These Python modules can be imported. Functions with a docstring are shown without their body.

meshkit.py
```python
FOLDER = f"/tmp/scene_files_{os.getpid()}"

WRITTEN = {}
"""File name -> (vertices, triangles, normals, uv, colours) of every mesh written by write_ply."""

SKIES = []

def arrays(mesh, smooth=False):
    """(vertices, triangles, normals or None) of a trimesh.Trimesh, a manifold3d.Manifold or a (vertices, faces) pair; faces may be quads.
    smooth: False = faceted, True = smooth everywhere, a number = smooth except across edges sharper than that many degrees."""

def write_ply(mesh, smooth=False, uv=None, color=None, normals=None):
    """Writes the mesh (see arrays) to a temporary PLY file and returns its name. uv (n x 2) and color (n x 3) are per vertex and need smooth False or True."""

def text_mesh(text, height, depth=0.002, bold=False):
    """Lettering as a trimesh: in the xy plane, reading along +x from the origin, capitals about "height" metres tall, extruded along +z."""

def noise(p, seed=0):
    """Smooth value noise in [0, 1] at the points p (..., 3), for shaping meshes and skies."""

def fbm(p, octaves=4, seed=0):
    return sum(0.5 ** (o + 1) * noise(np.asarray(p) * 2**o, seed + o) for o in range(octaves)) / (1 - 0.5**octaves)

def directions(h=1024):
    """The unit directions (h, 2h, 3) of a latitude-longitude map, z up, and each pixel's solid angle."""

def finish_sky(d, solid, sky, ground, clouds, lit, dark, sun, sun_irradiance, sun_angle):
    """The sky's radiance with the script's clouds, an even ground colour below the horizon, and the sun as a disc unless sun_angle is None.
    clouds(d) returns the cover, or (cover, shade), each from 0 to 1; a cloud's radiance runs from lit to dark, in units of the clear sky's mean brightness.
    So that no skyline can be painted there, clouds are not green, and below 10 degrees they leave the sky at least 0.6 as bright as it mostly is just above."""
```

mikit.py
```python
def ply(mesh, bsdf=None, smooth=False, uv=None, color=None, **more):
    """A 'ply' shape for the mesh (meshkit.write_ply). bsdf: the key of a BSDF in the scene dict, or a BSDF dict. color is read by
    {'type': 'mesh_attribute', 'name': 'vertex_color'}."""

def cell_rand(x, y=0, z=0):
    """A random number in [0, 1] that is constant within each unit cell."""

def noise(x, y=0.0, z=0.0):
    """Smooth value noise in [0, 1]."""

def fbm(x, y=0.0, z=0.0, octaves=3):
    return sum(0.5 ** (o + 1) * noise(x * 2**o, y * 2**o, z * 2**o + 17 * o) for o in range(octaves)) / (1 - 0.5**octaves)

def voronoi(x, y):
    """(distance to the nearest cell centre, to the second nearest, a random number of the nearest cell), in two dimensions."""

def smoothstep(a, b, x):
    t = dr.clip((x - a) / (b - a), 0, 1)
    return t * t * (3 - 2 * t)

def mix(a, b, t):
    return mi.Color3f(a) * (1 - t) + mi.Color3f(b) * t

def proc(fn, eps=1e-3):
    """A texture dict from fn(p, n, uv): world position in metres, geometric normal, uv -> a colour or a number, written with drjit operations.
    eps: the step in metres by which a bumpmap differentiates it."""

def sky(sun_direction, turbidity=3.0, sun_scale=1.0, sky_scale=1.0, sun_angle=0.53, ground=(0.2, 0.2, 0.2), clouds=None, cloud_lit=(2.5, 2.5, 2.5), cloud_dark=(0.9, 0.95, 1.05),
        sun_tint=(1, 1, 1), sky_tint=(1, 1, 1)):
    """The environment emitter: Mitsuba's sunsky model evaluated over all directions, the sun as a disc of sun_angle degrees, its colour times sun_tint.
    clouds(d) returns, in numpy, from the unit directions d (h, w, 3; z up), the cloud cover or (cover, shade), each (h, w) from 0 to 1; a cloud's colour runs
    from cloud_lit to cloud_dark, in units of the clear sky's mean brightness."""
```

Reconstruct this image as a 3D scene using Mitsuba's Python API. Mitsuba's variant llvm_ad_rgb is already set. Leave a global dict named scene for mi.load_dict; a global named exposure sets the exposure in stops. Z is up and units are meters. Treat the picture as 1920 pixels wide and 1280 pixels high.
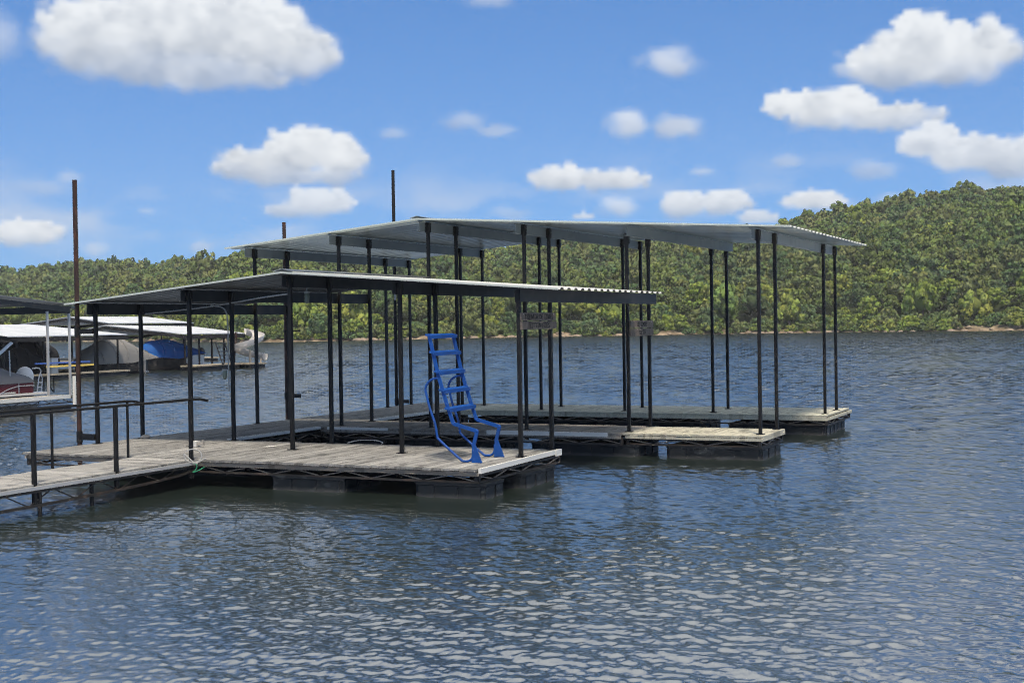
import math, random
import numpy as np, trimesh, mitsuba as mi, drjit as dr
import mikit, meshkit

# ------------------------------------------------------------------ camera, sky, exposure
DZ = 0.43                      # deck height above the lake; water is z = 0
EYE = np.array([0.0, 0.0, 2.05 + DZ])
yaw, pitch, roll = -0.43648, -0.013566, -0.015324
cy, sy, cp, sp, cr, sr = math.cos(yaw), math.sin(yaw), math.cos(pitch), math.sin(pitch), math.cos(roll), math.sin(roll)
FWD = np.array([sy * cp, cy * cp, sp]); R0 = np.array([cy, -sy, 0.0]); U0 = np.cross(R0, FWD)
UP = -R0 * sr + U0 * cr
T = mi.ScalarTransform4f
exposure = 1.46
scene, labels = {}, {}
scene['camera'] = {'type': 'perspective', 'fov': 41.75, 'fov_axis': 'x', 'near_clip': 0.1, 'far_clip': 8000.0,
                   'to_world': T().look_at(origin=EYE.tolist(), target=(EYE + FWD * 10).tolist(), up=UP.tolist())}

# clouds: lumps (azimuth, elevation, half width, half height) in degrees
CLOUDS = [
 (1.0, [(-41.58, 11.42, 2.96, 1.82), (-38.82, 12.06, 3.41, 2.16), (-36.67, 11.91, 3.19, 1.93), (-34.16, 11.22, 2.09, 1.32), (-38.0, 10.49, 4.55, 1.02), (-43.03, 11.46, 1.48, 0.87)]),
 (1.0, [(-33.68, 7.3, 1.59, 0.96), (-32.12, 6.97, 1.25, 0.96), (-35.67, 6.63, 1.93, 0.82), (-33.92, 6.26, 2.85, 0.5)]),
 (0.85, [(-33.05, 5.15, 1.48, 0.59), (-34.38, 4.86, 1.14, 0.32)]),
 (1.0, [(-7.87, 11.01, 1.25, 1.18), (-6.44, 10.28, 2.09, 1.41), (-8.71, 10.12, 2.62, 1.18), (-9.76, 10.3, 1.14, 0.73)]),
 (1.0, [(-13.22, 8.77, 1.02, 0.68), (-11.49, 8.37, 2.09, 0.91), (-9.16, 8.03, 2.09, 0.59)]),
 (0.9, [(-7.5, 6.98, 1.37, 0.73), (-5.67, 6.35, 2.09, 0.73), (-4.27, 5.95, 1.37, 0.96)]),
 (0.68, [(-18.16, 10.72, 1.41, 0.68)]), (0.72, [(-19.88, 8.25, 0.96, 0.61), (-17.87, 8.08, 1.02, 0.61)]),
 (0.45, [(-26.91, 8.5, 1.09, 0.41), (-25.55, 8.08, 0.96, 0.3)]), (0.4, [(-29.97, 8.07, 0.73, 0.32)]),
 (0.95, [(-22.86, 5.98, 1.46, 0.57), (-20.6, 5.89, 1.53, 0.52)]), (0.9, [(-17.69, 4.79, 1.09, 0.64), (-15.91, 4.81, 1.09, 0.59)]),
 (0.95, [(-12.18, 4.8, 1.46, 0.41)]), (0.45, [(-13.25, 6.49, 0.91, 0.34)]), (0.5, [(-16.93, 6.22, 0.57, 0.27)]), (0.45, [(-9.81, 6.02, 1.18, 0.41)]),
 (0.95, [(-44.8, 3.84, 1.41, 0.61)]), (0.35, [(-44.26, 5.7, 1.59, 0.41), (-43.13, 6.08, 0.64, 0.34)]), (0.4, [(-45.75, 11.33, 0.91, 1.14)]),
 (0.5, [(-42.19, 3.25, 0.68, 0.36)]), (0.5, [(-38.02, 3.36, 0.59, 0.27)]), (0.35, [(-40.13, 4.78, 0.41, 0.18)]), (0.65, [(-20.39, 4.81, 0.91, 0.5)]),
 (0.35, [(-24.92, 4.67, 0.96, 0.32)]), (0.8, [(-21.86, 4.46, 0.46, 0.16)]), (0.4, [(-9.19, 4.82, 0.77, 0.32)]), (0.4, [(-25.69, 13.39, 1.37, 0.27)]),
 (0.8, [(-14.59, 4.21, 0.91, 0.27)])]


def clouds(d):
    az, el = np.degrees(np.arctan2(d[..., 0], d[..., 1])), np.degrees(np.arcsin(d[..., 2]))
    cover, shade = np.zeros(az.shape), np.zeros(az.shape)
    m = (az > -54) & (az < 6) & (el > -1) & (el < 17)
    a, e = az[m], el[m]
    p = np.stack([a, e * 1.3, a * 0 + 3.7], -1)
    wx, wy = meshkit.fbm(p * 1.1, 5, 5) - 0.5, meshkit.fbm(p * 1.3 + 40, 5, 9) - 0.5
    finer2 = meshkit.fbm(p * 2.3 + 57, 5, 33) - 0.5
    fine, finer, wisp = meshkit.fbm(p * 2.2 + 7, 5, 3) - 0.5, meshkit.fbm(p * 0.9 + 91, 4, 13), meshkit.fbm(p * np.array([0.9, 1.6, 1]) + 17, 5, 23) - 0.5
    c_, s_ = np.zeros(a.shape), np.zeros(a.shape)
    g = np.random.default_rng(41)
    for k, (dens, lumps) in enumerate(CLOUDS):
        q, tilt = np.full(a.shape, -9.0), np.zeros(a.shape)
        base, top = min(l[1] - l[3] for l in lumps), max(l[1] + l[3] for l in lumps)
        big, solid = max(l[3] for l in lumps), dens > 0.75
        full = [(l, 1.0) for l in lumps]
        if solid:      # cauliflower heads along the upper rim of every lump
            for (la, le, lw, lh) in lumps:
                for t in np.linspace(-0.15, math.pi + 0.15, int(7 + 5 * min(1.6, lw))):
                    t += g.normal(0, 0.12); r_ = g.uniform(0.55, 0.92); z_ = g.uniform(0.22, 0.46) * min(lh, 0.8 * lw) ** 0.8
                    full.append(((la + math.cos(t) * lw * r_, le + math.sin(t) * lh * r_, z_ * g.uniform(1.0, 1.5), z_), 0.62))
        wa, we = a + wx * 0.75 * min(1, big * 1.2) + fine * 0.22, e + wy * 0.6 * min(1, big * 1.2) + finer2 * 0.18
        near_ = (np.abs(a - lumps[0][0]) < 9) & (e > base - 1.2) & (e < top + 1.2)
        for (la, le, lw, lh), gain in full:
            x, y = (wa - la) / lw, (we - le) / lh
            y = np.where((y < 0) & (gain == 1), y * 1.2, y)
            v = (1 - np.sqrt(x * x + y * y) * 0.92) * gain
            new = v > q
            tilt = np.where(new, np.clip((0.45 * x + 0.9 * y) * 0.75, -1, 1) * (0.55 if gain < 1 else 0.3), tilt); q = np.where(new, v, q)
        h = np.clip((e - base) / (top - base), 0, 1)
        q = q + fine * (0.36 if solid else 0.5) + (wisp * 0.22 if solid else wisp * 0.85 + 0.10)
        soft = (0.55 - 0.36 * h) if solid else 0.85
        c = np.clip((q + 0.03) / soft, 0, 1); c = c * c * (3 - 2 * c) * min(1, dens * 1.02)
        if solid: c = c * (0.72 + 0.28 * np.clip((h - 0.05) / 0.4 + wisp * 1.2, 0, 1))
        if big > 0.45: s = np.clip(0.80 - 0.82 * h - tilt * 0.95 + (finer - 0.5) * 1.1 + fine * 0.55, 0, 1)
        else: s = np.clip(0.72 - 0.5 * h - tilt * 0.6 + (finer - .5) + fine * 0.6, 0, 1)
        s_ = np.where(c > c_, s, s_); c_ = np.maximum(c_, c)
    # thin low haze cloud over the ridge
    veil = np.clip((meshkit.fbm(np.stack([a * 0.35, e * 0.9, a * 0 + 2], -1), 5, 61) - 0.5) / 0.3, 0, 1) * np.clip(1 - np.abs(e - 4.6) / 2.6, 0, 1) * 0.5
    s_ = np.where(veil > c_, 0.4, s_); c_ = np.maximum(c_, veil)
    cover[m], shade[m] = c_, s_
    # unseen rest of the sky: cumulus on a plane overhead, thickened to brighten the water
    o = ~m & (el > 1)
    dd = d[o]; u = dd[:, :2] / np.maximum(dd[:, 2:3], 0.03)
    pp = np.stack([u[:, 0] * 1.25, u[:, 1] * 1.25, u[:, 0] * 0], -1)
    n = meshkit.fbm(pp, 5, 21)
    fade = np.clip((el[o] - 16) / 7, 0, 1) + 0.8 * np.clip((n - 0.6) / 0.05, 0, 1) * np.clip((16 - el[o]) / 3, 0, 1) * np.clip((el[o] - 2) / 3, 0, 1)
    inner = np.clip((np.hypot((az[o] + 24) / 34, (el[o] - 8) / 10.5) - 0.98) / 0.25, 0, 1)
    cc = np.clip((n - 0.31) / 0.20, 0, 1); cc = cc * cc * (3 - 2 * cc)
    cover[o] = cc * fade * inner; shade[o] = np.clip((n - 0.5) * 1.4, 0, 0.3)
    return cover, shade


scene['sky'] = mikit.sky((0.85, -1.45, 3.0), turbidity=2.6, sun_scale=1.1, sun_angle=8.0, clouds=clouds, cloud_lit=(3.5, 3.65, 3.8), cloud_dark=(1.6, 1.85, 2.25), sky_tint=(0.44, 0.84, 1.24))

# ------------------------------------------------------------------ materials
def rgb(*c): return {'type': 'rgb', 'value': list(c)}
def mat(key, d): scene[key] = d; return key
def two(d): return {'type': 'twosided', 'bsdf': d}
def plain(key, c, rough=0.6, spec=0.4, metal=0.0):
    return mat(key, two({'type': 'principled', 'base_color': rgb(*c), 'roughness': rough, 'specular': spec, 'metallic': metal}))

def wood(key, c1, c2, pitch, along='y', tone=0.35, off=0.0):
    def fn(p, n, uv):
        a, b = (p.x, p.y) if along == 'y' else (p.y, p.x)
        k = dr.floor((a - off) / pitch)
        r1, r2 = mikit.cell_rand(k, 3.0), mikit.cell_rand(k, 11.0, dr.floor(b / 2.44 + mikit.cell_rand(k, 5.0)))
        g = mikit.fbm(a * 60, b * 0.75 + r1 * 40, p.z * 30 + r2 * 9, 3)
        big = mikit.fbm(a * 0.9 + 3, b * 0.9, 2.0, 3)
        knots = mikit.smoothstep(0.72, 0.8, mikit.noise(a * 9 + r1 * 20, b * 5, 1.0))
        t = dr.clip(0.5 + (g - 0.5) * 1.6 + (big - 0.5) * 0.5, 0, 1)
        v = 1.0 - tone * 0.5 + tone * (0.6 * r1 + 0.4 * r2)
        return mikit.mix(c1, c2, t) * v * (1 - 0.35 * knots)
    return mat(key, two({'type': 'principled', 'base_color': mikit.proc(fn), 'roughness': 0.85, 'specular': 0.15}))

PITCH = 0.146
wood('old_wood', (0.118, 0.122, 0.122), (0.222, 0.227, 0.224), PITCH, 'y', 0.62)
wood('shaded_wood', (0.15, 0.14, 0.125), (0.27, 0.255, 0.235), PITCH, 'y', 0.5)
wood('rim_wood', (0.12, 0.11, 0.10), (0.26, 0.24, 0.215), PITCH, 'x', 0.4)
wood('new_wood', (0.26, 0.265, 0.22), (0.37, 0.37, 0.32), PITCH, 'y', 0.22)
wood('grey_wood', (0.25, 0.26, 0.22), (0.40, 0.41, 0.36), PITCH, 'y', 0.35)
wood('ramp_wood', (0.155, 0.159, 0.157), (0.275, 0.278, 0.272), PITCH, 'x', 0.4)
wood('sign_wood', (0.09, 0.075, 0.065), (0.17, 0.15, 0.135), 0.17, 'x', 0.3)
wood('far_wood', (0.20, 0.18, 0.14), (0.32, 0.29, 0.23), PITCH, 'y', 0.3)

def steel(key, dark, light, amt=0.5):
    def fn(p, n, uv):
        t = mikit.smoothstep(0.45, 0.8, mikit.fbm(p.x * 7 + p.z * 3, p.y * 7, p.z * 5, 3))
        return mikit.mix(dark, light, t * amt)
    return mat(key, two({'type': 'principled', 'base_color': mikit.proc(fn), 'roughness': 0.55, 'specular': 0.35}))
steel('black_steel', (0.004, 0.0044, 0.005), (0.010, 0.009, 0.008))
steel('frame_steel', (0.02, 0.019, 0.018), (0.07, 0.05, 0.038))
steel('rust', (0.028, 0.016, 0.013), (0.075, 0.032, 0.021), 1.0)
steel('dark_beam', (0.020, 0.024, 0.028), (0.032, 0.034, 0.036))
steel('grey_beam', (0.17, 0.195, 0.205), (0.13, 0.15, 0.16))
steel('blue_paint', (0.004, 0.060, 0.28), (0.009, 0.045, 0.17), 0.7)

def sheet(key, c1, c2, metal, rough):
    def fn(p, n, uv):
        t = mikit.fbm(p.x * 0.8, p.y * 2.2, p.z, 3)
        return mikit.mix(c1, c2, mikit.smoothstep(0.25, 0.75, t))
    return mat(key, two({'type': 'principled', 'base_color': mikit.proc(fn), 'roughness': rough, 'specular': 0.4, 'metallic': metal}))
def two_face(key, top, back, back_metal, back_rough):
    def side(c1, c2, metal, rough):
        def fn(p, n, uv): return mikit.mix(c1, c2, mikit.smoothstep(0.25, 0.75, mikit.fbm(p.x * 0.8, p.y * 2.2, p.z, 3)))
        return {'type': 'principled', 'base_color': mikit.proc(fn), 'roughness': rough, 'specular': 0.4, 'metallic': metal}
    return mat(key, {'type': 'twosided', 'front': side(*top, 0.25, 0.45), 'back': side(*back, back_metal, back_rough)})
two_face('bright_sheet', ((0.50, 0.54, 0.54), (0.60, 0.64, 0.64)), ((0.46, 0.52, 0.52), (0.56, 0.62, 0.61)), 0.85, 0.26)
two_face('shade_back_sheet', ((0.42, 0.45, 0.45), (0.52, 0.55, 0.55)), ((0.07, 0.08, 0.085), (0.115, 0.125, 0.13)), 0.5, 0.35)  # low roof: shade of the underside is painted into the darker back colour
sheet('left_sheet', (0.12, 0.132, 0.135), (0.18, 0.193, 0.195), 0.3, 0.42)
sheet('white_sheet', (0.34, 0.375, 0.41), (0.43, 0.46, 0.49), 0.0, 0.5)

def tub(p, n, uv):
    stain = mikit.smoothstep(0.09, 0.02, p.z + 0.03 * mikit.fbm(p.x * 6, p.y * 6, 0.0, 3))
    scuff = mikit.smoothstep(0.6, 0.75, mikit.fbm(p.x * 5, p.y * 5, p.z * 9, 3))
    return mikit.mix(mikit.mix((0.005, 0.0075, 0.011), (0.017, 0.022, 0.028), scuff), (0.085, 0.09, 0.09), stain * 0.35)
mat('tub_plastic', two({'type': 'principled', 'base_color': mikit.proc(tub), 'roughness': 0.55, 'specular': 0.2}))
plain('white_vinyl', (0.54, 0.55, 0.53), 0.45)
plain('lit_edge_grey', (0.42, 0.47, 0.45), 0.45)
plain('conduit_grey', (0.34, 0.35, 0.34), 0.5)
plain('letter_black', (0.012, 0.012, 0.012), 0.8)
plain('hose_grey', (0.32, 0.33, 0.33), 0.5)
plain('rope_green', (0.03, 0.30, 0.16), 0.7)
plain('rope_white', (0.6, 0.6, 0.57), 0.8)
plain('rag_grey', (0.30, 0.29, 0.27), 0.9)
plain('lamp_glass', (0.16, 0.19, 0.15), 0.15, 0.6)
plain('galv_pipe', (0.42, 0.43, 0.43), 0.45, 0.5, 0.3)
plain('cover_grey', (0.17, 0.17, 0.165), 0.85)
plain('cover_slate', (0.105, 0.115, 0.135), 0.85)
plain('cover_blue', (0.006, 0.075, 0.29), 0.8)
plain('cover_black', (0.01, 0.011, 0.013), 0.8)
plain('gelcoat', (0.68, 0.67, 0.64), 0.25, 0.5)
plain('motor_black', (0.012, 0.012, 0.013), 0.3, 0.5)
plain('motor_white', (0.62, 0.62, 0.62), 0.3, 0.5)
plain('red_panel', (0.085, 0.006, 0.009), 0.35, 0.5)
plain('chrome', (0.62, 0.63, 0.65), 0.25, 0.5, 0.7)
plain('yellow_foam', (0.72, 0.52, 0.12), 0.7)
plain('blue_foam', (0.05, 0.12, 0.42), 0.7)
plain('slide_grey', (0.45, 0.44, 0.42), 0.4)
plain('slide_tan', (0.50, 0.42, 0.32), 0.4)
plain('bark', (0.10, 0.075, 0.055), 0.9)

# ------------------------------------------------------------------ mesh helpers
class MB:
    def __init__(s): s.v, s.f, s.n = [], [], 0
    def add(s, v, f):
        v, f = np.asarray(v, float), np.asarray(f, int)
        s.v.append(v); s.f.append(f + s.n); s.n += len(v); return s
    def box(s, x0, x1, y0, y1, z0, z1):
        b = trimesh.creation.box((x1 - x0, y1 - y0, z1 - z0)); b.apply_translation(((x0 + x1) / 2, (y0 + y1) / 2, (z0 + z1) / 2))
        return s.add(b.vertices, b.faces)
    def bar(s, p, q, w, h, up=(0, 0, 1)):
        p, q = np.asarray(p, float), np.asarray(q, float); d = q - p; L = np.linalg.norm(d); d /= L
        up = np.asarray(up, float)
        if abs(d @ up) > 0.98: up = np.array([0, 1.0, 0])
        x = np.cross(d, up); x /= np.linalg.norm(x); y = np.cross(x, d)
        b = trimesh.creation.box((w, L, h))
        return s.add(((p + q) / 2) + b.vertices[:, :1] * x + b.vertices[:, 1:2] * d + b.vertices[:, 2:] * y, b.faces)
    def tube(s, pts, r, n=8, closed=False):
        p = np.asarray(pts, float); t = np.gradient(p, axis=0) if len(p) > 2 else np.repeat(p[1:] - p[:1], 2, 0)
        t /= np.linalg.norm(t, axis=1, keepdims=True)
        ref = np.array([0.13, 0.21, 0.97]) if abs(t[:, 2]).mean() < 0.8 else np.array([0.97, 0.2, 0.1])
        a = np.cross(t, ref); a /= np.linalg.norm(a, axis=1, keepdims=True); b = np.cross(t, a)
        ang = np.arange(n) * 2 * np.pi / n
        r = np.broadcast_to(r, (len(p),))
        v = (p[:, None] + r[:, None, None] * (np.cos(ang)[None, :, None] * a[:, None] + np.sin(ang)[None, :, None] * b[:, None])).reshape(-1, 3)
        f = []
        for i in range(len(p) - 1):
            for j in range(n):
                k = (j + 1) % n; f += [[i * n + j, i * n + k, (i + 1) * n + k], [i * n + j, (i + 1) * n + k, (i + 1) * n + j]]
        f += [[0, j + 1, j] for j in range(1, n - 1)]; o = (len(p) - 1) * n; f += [[o, o + j, o + j + 1] for j in range(1, n - 1)]
        return s.add(v, f)
    def prism(s, poly, fixed, lo, hi):
        """a polygon (in the two axes other than FIXED, in order) extruded along axis FIXED"""
        poly = np.asarray(poly, float); n = len(poly)
        m = trimesh.creation.triangulate_polygon(__import__('shapely').Polygon(poly), engine='earcut')
        ax = [k for k in range(3) if k != fixed]
        def lift(c, v): o = np.zeros((len(c), 3)); o[:, ax[0]], o[:, ax[1]], o[:, fixed] = c[:, 0], c[:, 1], v; return o
        v0, v1 = lift(m[0], lo), lift(m[0], hi)
        s.add(v0, m[1]); s.add(v1, m[1][:, ::-1])
        w = np.vstack([lift(poly, lo), lift(poly, hi)])
        f = []
        for i in range(n): j = (i + 1) % n; f += [[i, j, n + j], [i, n + j, n + i]]
        return s.add(w, f)
    def sphere(s, c, r, sub=2):
        m = trimesh.creation.icosphere(subdivisions=sub); return s.add(m.vertices * np.asarray(r) + np.asarray(c), m.faces)
    def move(s, M):
        s.v = [v @ M[:3, :3].T + M[:3, 3] for v in s.v]; return s
    def mesh(s):
        m = trimesh.Trimesh(np.vstack(s.v), np.vstack(s.f), process=False); return m

def numbered(base):
    if base not in used: used.add(base); return base
    k = 1
    while f'{base}_{k:03d}' in used: k += 1
    used.add(f'{base}_{k:03d}'); return f'{base}_{k:03d}'
used = set()
def put(name, shape, material, parent=None, smooth=35, **lab):
    key = numbered(f'{parent}__{name}' if parent else name)
    if isinstance(shape, dict): scene[key] = {**shape, 'bsdf': {'type': 'ref', 'id': material}}
    else: scene[key] = mikit.ply(shape.mesh() if isinstance(shape, MB) else shape, material, smooth=smooth)
    if lab: labels[key] = lab
    return key
def thing(name, label, category, group=None):
    key = numbered(name); labels[key] = {'label': label, 'category': category}
    if group: labels[key]['group'] = group
    return key
def curve(pts, n=10):
    """smooth curve through the points (Catmull-Rom)"""
    p = np.asarray(pts, float); p = np.vstack([2 * p[0] - p[1], p, 2 * p[-1] - p[-2]]); out = []
    for i in range(1, len(p) - 2):
        for t in np.arange(n) / n:
            out.append(0.5 * (2 * p[i] + (p[i + 1] - p[i - 1]) * t + (2 * p[i - 1] - 5 * p[i] + 4 * p[i + 1] - p[i + 2]) * t ** 2 + (3 * p[i] - p[i - 1] - 3 * p[i + 1] + p[i + 2]) * t ** 3))
    return np.array(out + [p[-2]])
rng = np.random.default_rng(7)

scene['air'] = {'type': 'homogeneous', 'albedo': rgb(0.95, 0.96, 0.97), 'sigma_t': 0.0002}
scene['haze'] = {'type': 'cube', 'to_world': T().translate([-150, 250, 60]).scale([900, 700, 66]), 'bsdf': {'type': 'null'}, 'interior': {'type': 'ref', 'id': 'air'}}
scene['camera']['medium'] = {'type': 'ref', 'id': 'air'}
labels['haze'] = {'label': 'thin bluish summer haze over the lake', 'kind': 'stuff'}
# ------------------------------------------------------------------ lake
def build_water():
    az_f = np.radians(np.arange(-51, 3.01, 0.13)); az_c = np.radians(np.arange(9, 306, 9.0))
    az = np.concatenate([az_f, az_c]); az = np.append(az, az[0] + 2 * np.pi)
    r = [2.0]
    while r[-1] < 6.5: r.append(r[-1] * 1.03)
    while r[-1] < 17: r.append(r[-1] * 1.0017)
    while r[-1] < 30: r.append(r[-1] * 1.0021)
    while r[-1] < 85: r.append(r[-1] * 1.0028)
    while r[-1] < 270: r.append(r[-1] + 0.24)
    while r[-1] < 420: r.append(r[-1] * 1.02)
    r = np.array(r + [900.0, 3000.0])
    A, Rr = np.meshgrid(az, r, indexing='ij')
    x, y = np.sin(A) * Rr, np.cos(A) * Rr
    cell = np.maximum(np.gradient(r)[None, :], 0.3 * Rr * np.abs(np.append(np.diff(az), az[-1] - az[-2]))[:, None])
    z = np.zeros_like(x)
    g = np.random.default_rng(3); full, got = 0.0, np.zeros_like(x)
    # wind chop running from the lake towards the viewer and to the left
    for k in range(150):
        lam = 0.06 * (1.4 / 0.06) ** (g.random() ** 1.6)
        th = math.radians(-118) + g.normal(0, 0.55)
        kx, ky = math.cos(th) * 2 * np.pi / lam, math.sin(th) * 2 * np.pi / lam
        slope = 0.0215 * (1.0 if lam < 0.2 else (lam / 0.2) ** -0.95)
        amp = slope * lam / (2 * np.pi)
        ph = g.random() * 2 * np.pi
        w = np.clip((lam / np.maximum(cell, 1e-6) - 2.6) / 2, 0, 1)
        full += slope ** 2; got += (slope * w) ** 2
        if w.max() > 0:
            arg = kx * x + ky * y + ph
            z += amp * w * (np.sin(arg) - 0.28 * np.cos(2 * arg))
    share = np.sqrt(np.clip(1 - got / full, 0, 1)); share[share < 0.12] = 0      # chop too small for the far cells is carried by longer waves
    for k in range(96):
        lam = 0.16 * 1.32 ** (k / 10.0) * g.uniform(0.9, 1.1); th = math.radians(-118) + g.normal(0, 0.5); w = 2 * np.pi / lam; q = lam / np.maximum(cell, 1e-6)
        ok = np.clip((q - 2.2) / 0.8, 0, 1) * np.clip((6.5 - q) / 2, 0, 1)
        z += 0.042 / w * share * ok * np.sin(math.cos(th) * w * x + math.sin(th) * w * y + g.random() * 6.28)
    gust = 0.55 + 0.9 * meshkit.fbm(np.stack([x * 0.11, y * 0.07, x * 0 + 2], -1), 3, 4)
    lee = np.clip(1 - np.exp(-((x + 11.5) / 4.5) ** 2 - ((y - 15.6) / 1.6) ** 2) * 0.45, 0, 1)
    z *= gust * lee
    n, m = len(az), len(r)
    i, j = np.meshgrid(np.arange(n - 1), np.arange(m - 1), indexing='ij'); a = (i * m + j).ravel()
    f = np.vstack([np.stack([a, a + m + 1, a + m], 1), np.stack([a, a + 1, a + m + 1], 1)])
    v = np.stack([x, y, z], -1).reshape(-1, 3)
    c = len(v); v = np.vstack([v, [[0, 0, 0]]])
    f = np.vstack([f, np.stack([np.full(n - 1, c), np.arange(n - 1) * m, np.arange(1, n) * m], 1)])
    e1, e2 = v[f[:200, 1]] - v[f[:200, 0]], v[f[:200, 2]] - v[f[:200, 0]]
    if np.cross(e1, e2)[:, 2].sum() < 0: f = f[:, ::-1]
    return v, f
mat('lake_water', {'type': 'roughplastic', 'distribution': 'ggx', 'alpha': 0.022, 'int_ior': 6.0, 'diffuse_reflectance': rgb(0.020, 0.033, 0.029), 'nonlinear': False})
wv, wf = build_water()
scene['lake'] = mikit.ply((wv, wf), 'lake_water', smooth=True)
used.add('lake'); labels['lake'] = {'label': 'rippled blue green lake water around the docks', 'kind': 'structure'}

# ------------------------------------------------------------------ hills and forest
SK_AZ = [-60, -45.83, -44.62, -43.2, -41.74, -40.06, -38.78, -37.49, -36.83, -35.74, -33.08, -28.58, -24.03, -19.5, -14.15, -13.28, -11.75, -9.83, -8.56, -6.49, -4.87, -4.07, 6]
SK_EL = [2.3, 2.2, 2.38, 2.48, 2.64, 2.5, 2.58, 2.66, 2.8, 2.9, 3.05, 3.12, 3.18, 3.25, 3.5, 4.0, 4.4, 4.61, 4.75, 5.07, 5.23, 5.25, 5.6]
SH_AZ = [-60, -43.85, -39.5, -35.35, -30.89, -24.08, -18.42, -12.89, -4.52, 6]
SH_R = [320, 312, 262, 220, 223, 233, 236, 241, 234, 230]
DP_AZ = [-60, -42, -34, -25, -14, 6]
DP = [380, 350, 300, 270, 240, 230]
def hill(x, y):
    az, r = np.degrees(np.arctan2(x, y)), np.hypot(x, y)
    rs = np.interp(az, SH_AZ, SH_R) + 5 * (meshkit.fbm(np.stack([x * 0.03, y * 0.03, x * 0], -1), 3, 2) - 0.5)
    D = np.interp(az, DP_AZ, DP); rr = rs + D
    hr = np.tan(np.radians(np.interp(az, SK_AZ, SK_EL))) * rr + EYE[2] - 7.4
    t = (r - rs) / D
    prof = np.where(t < 1, np.sin(np.clip(t, 0, 1) * np.pi / 2) ** 1.0 * 0.55 + np.clip(t, 0, 1) * 0.45, 1 - 0.35 * (t - 1))
    spur = (meshkit.fbm(np.stack([x * 0.014, y * 0.014, x * 0 + 9], -1), 3, 6) - 0.5) * 9 * np.clip(t * 4, 0, 1) * np.clip((1 - t) * 3, 0, 1)
    bank = 0.45 * np.clip((r - rs) / 1.2, -1.2, 1)
    return np.where(t < -0.05, -2.5, bank + np.clip(t, 0, 9) * 0 + hr * np.clip(prof, -0.02, 2) + spur), rs, rr
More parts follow.
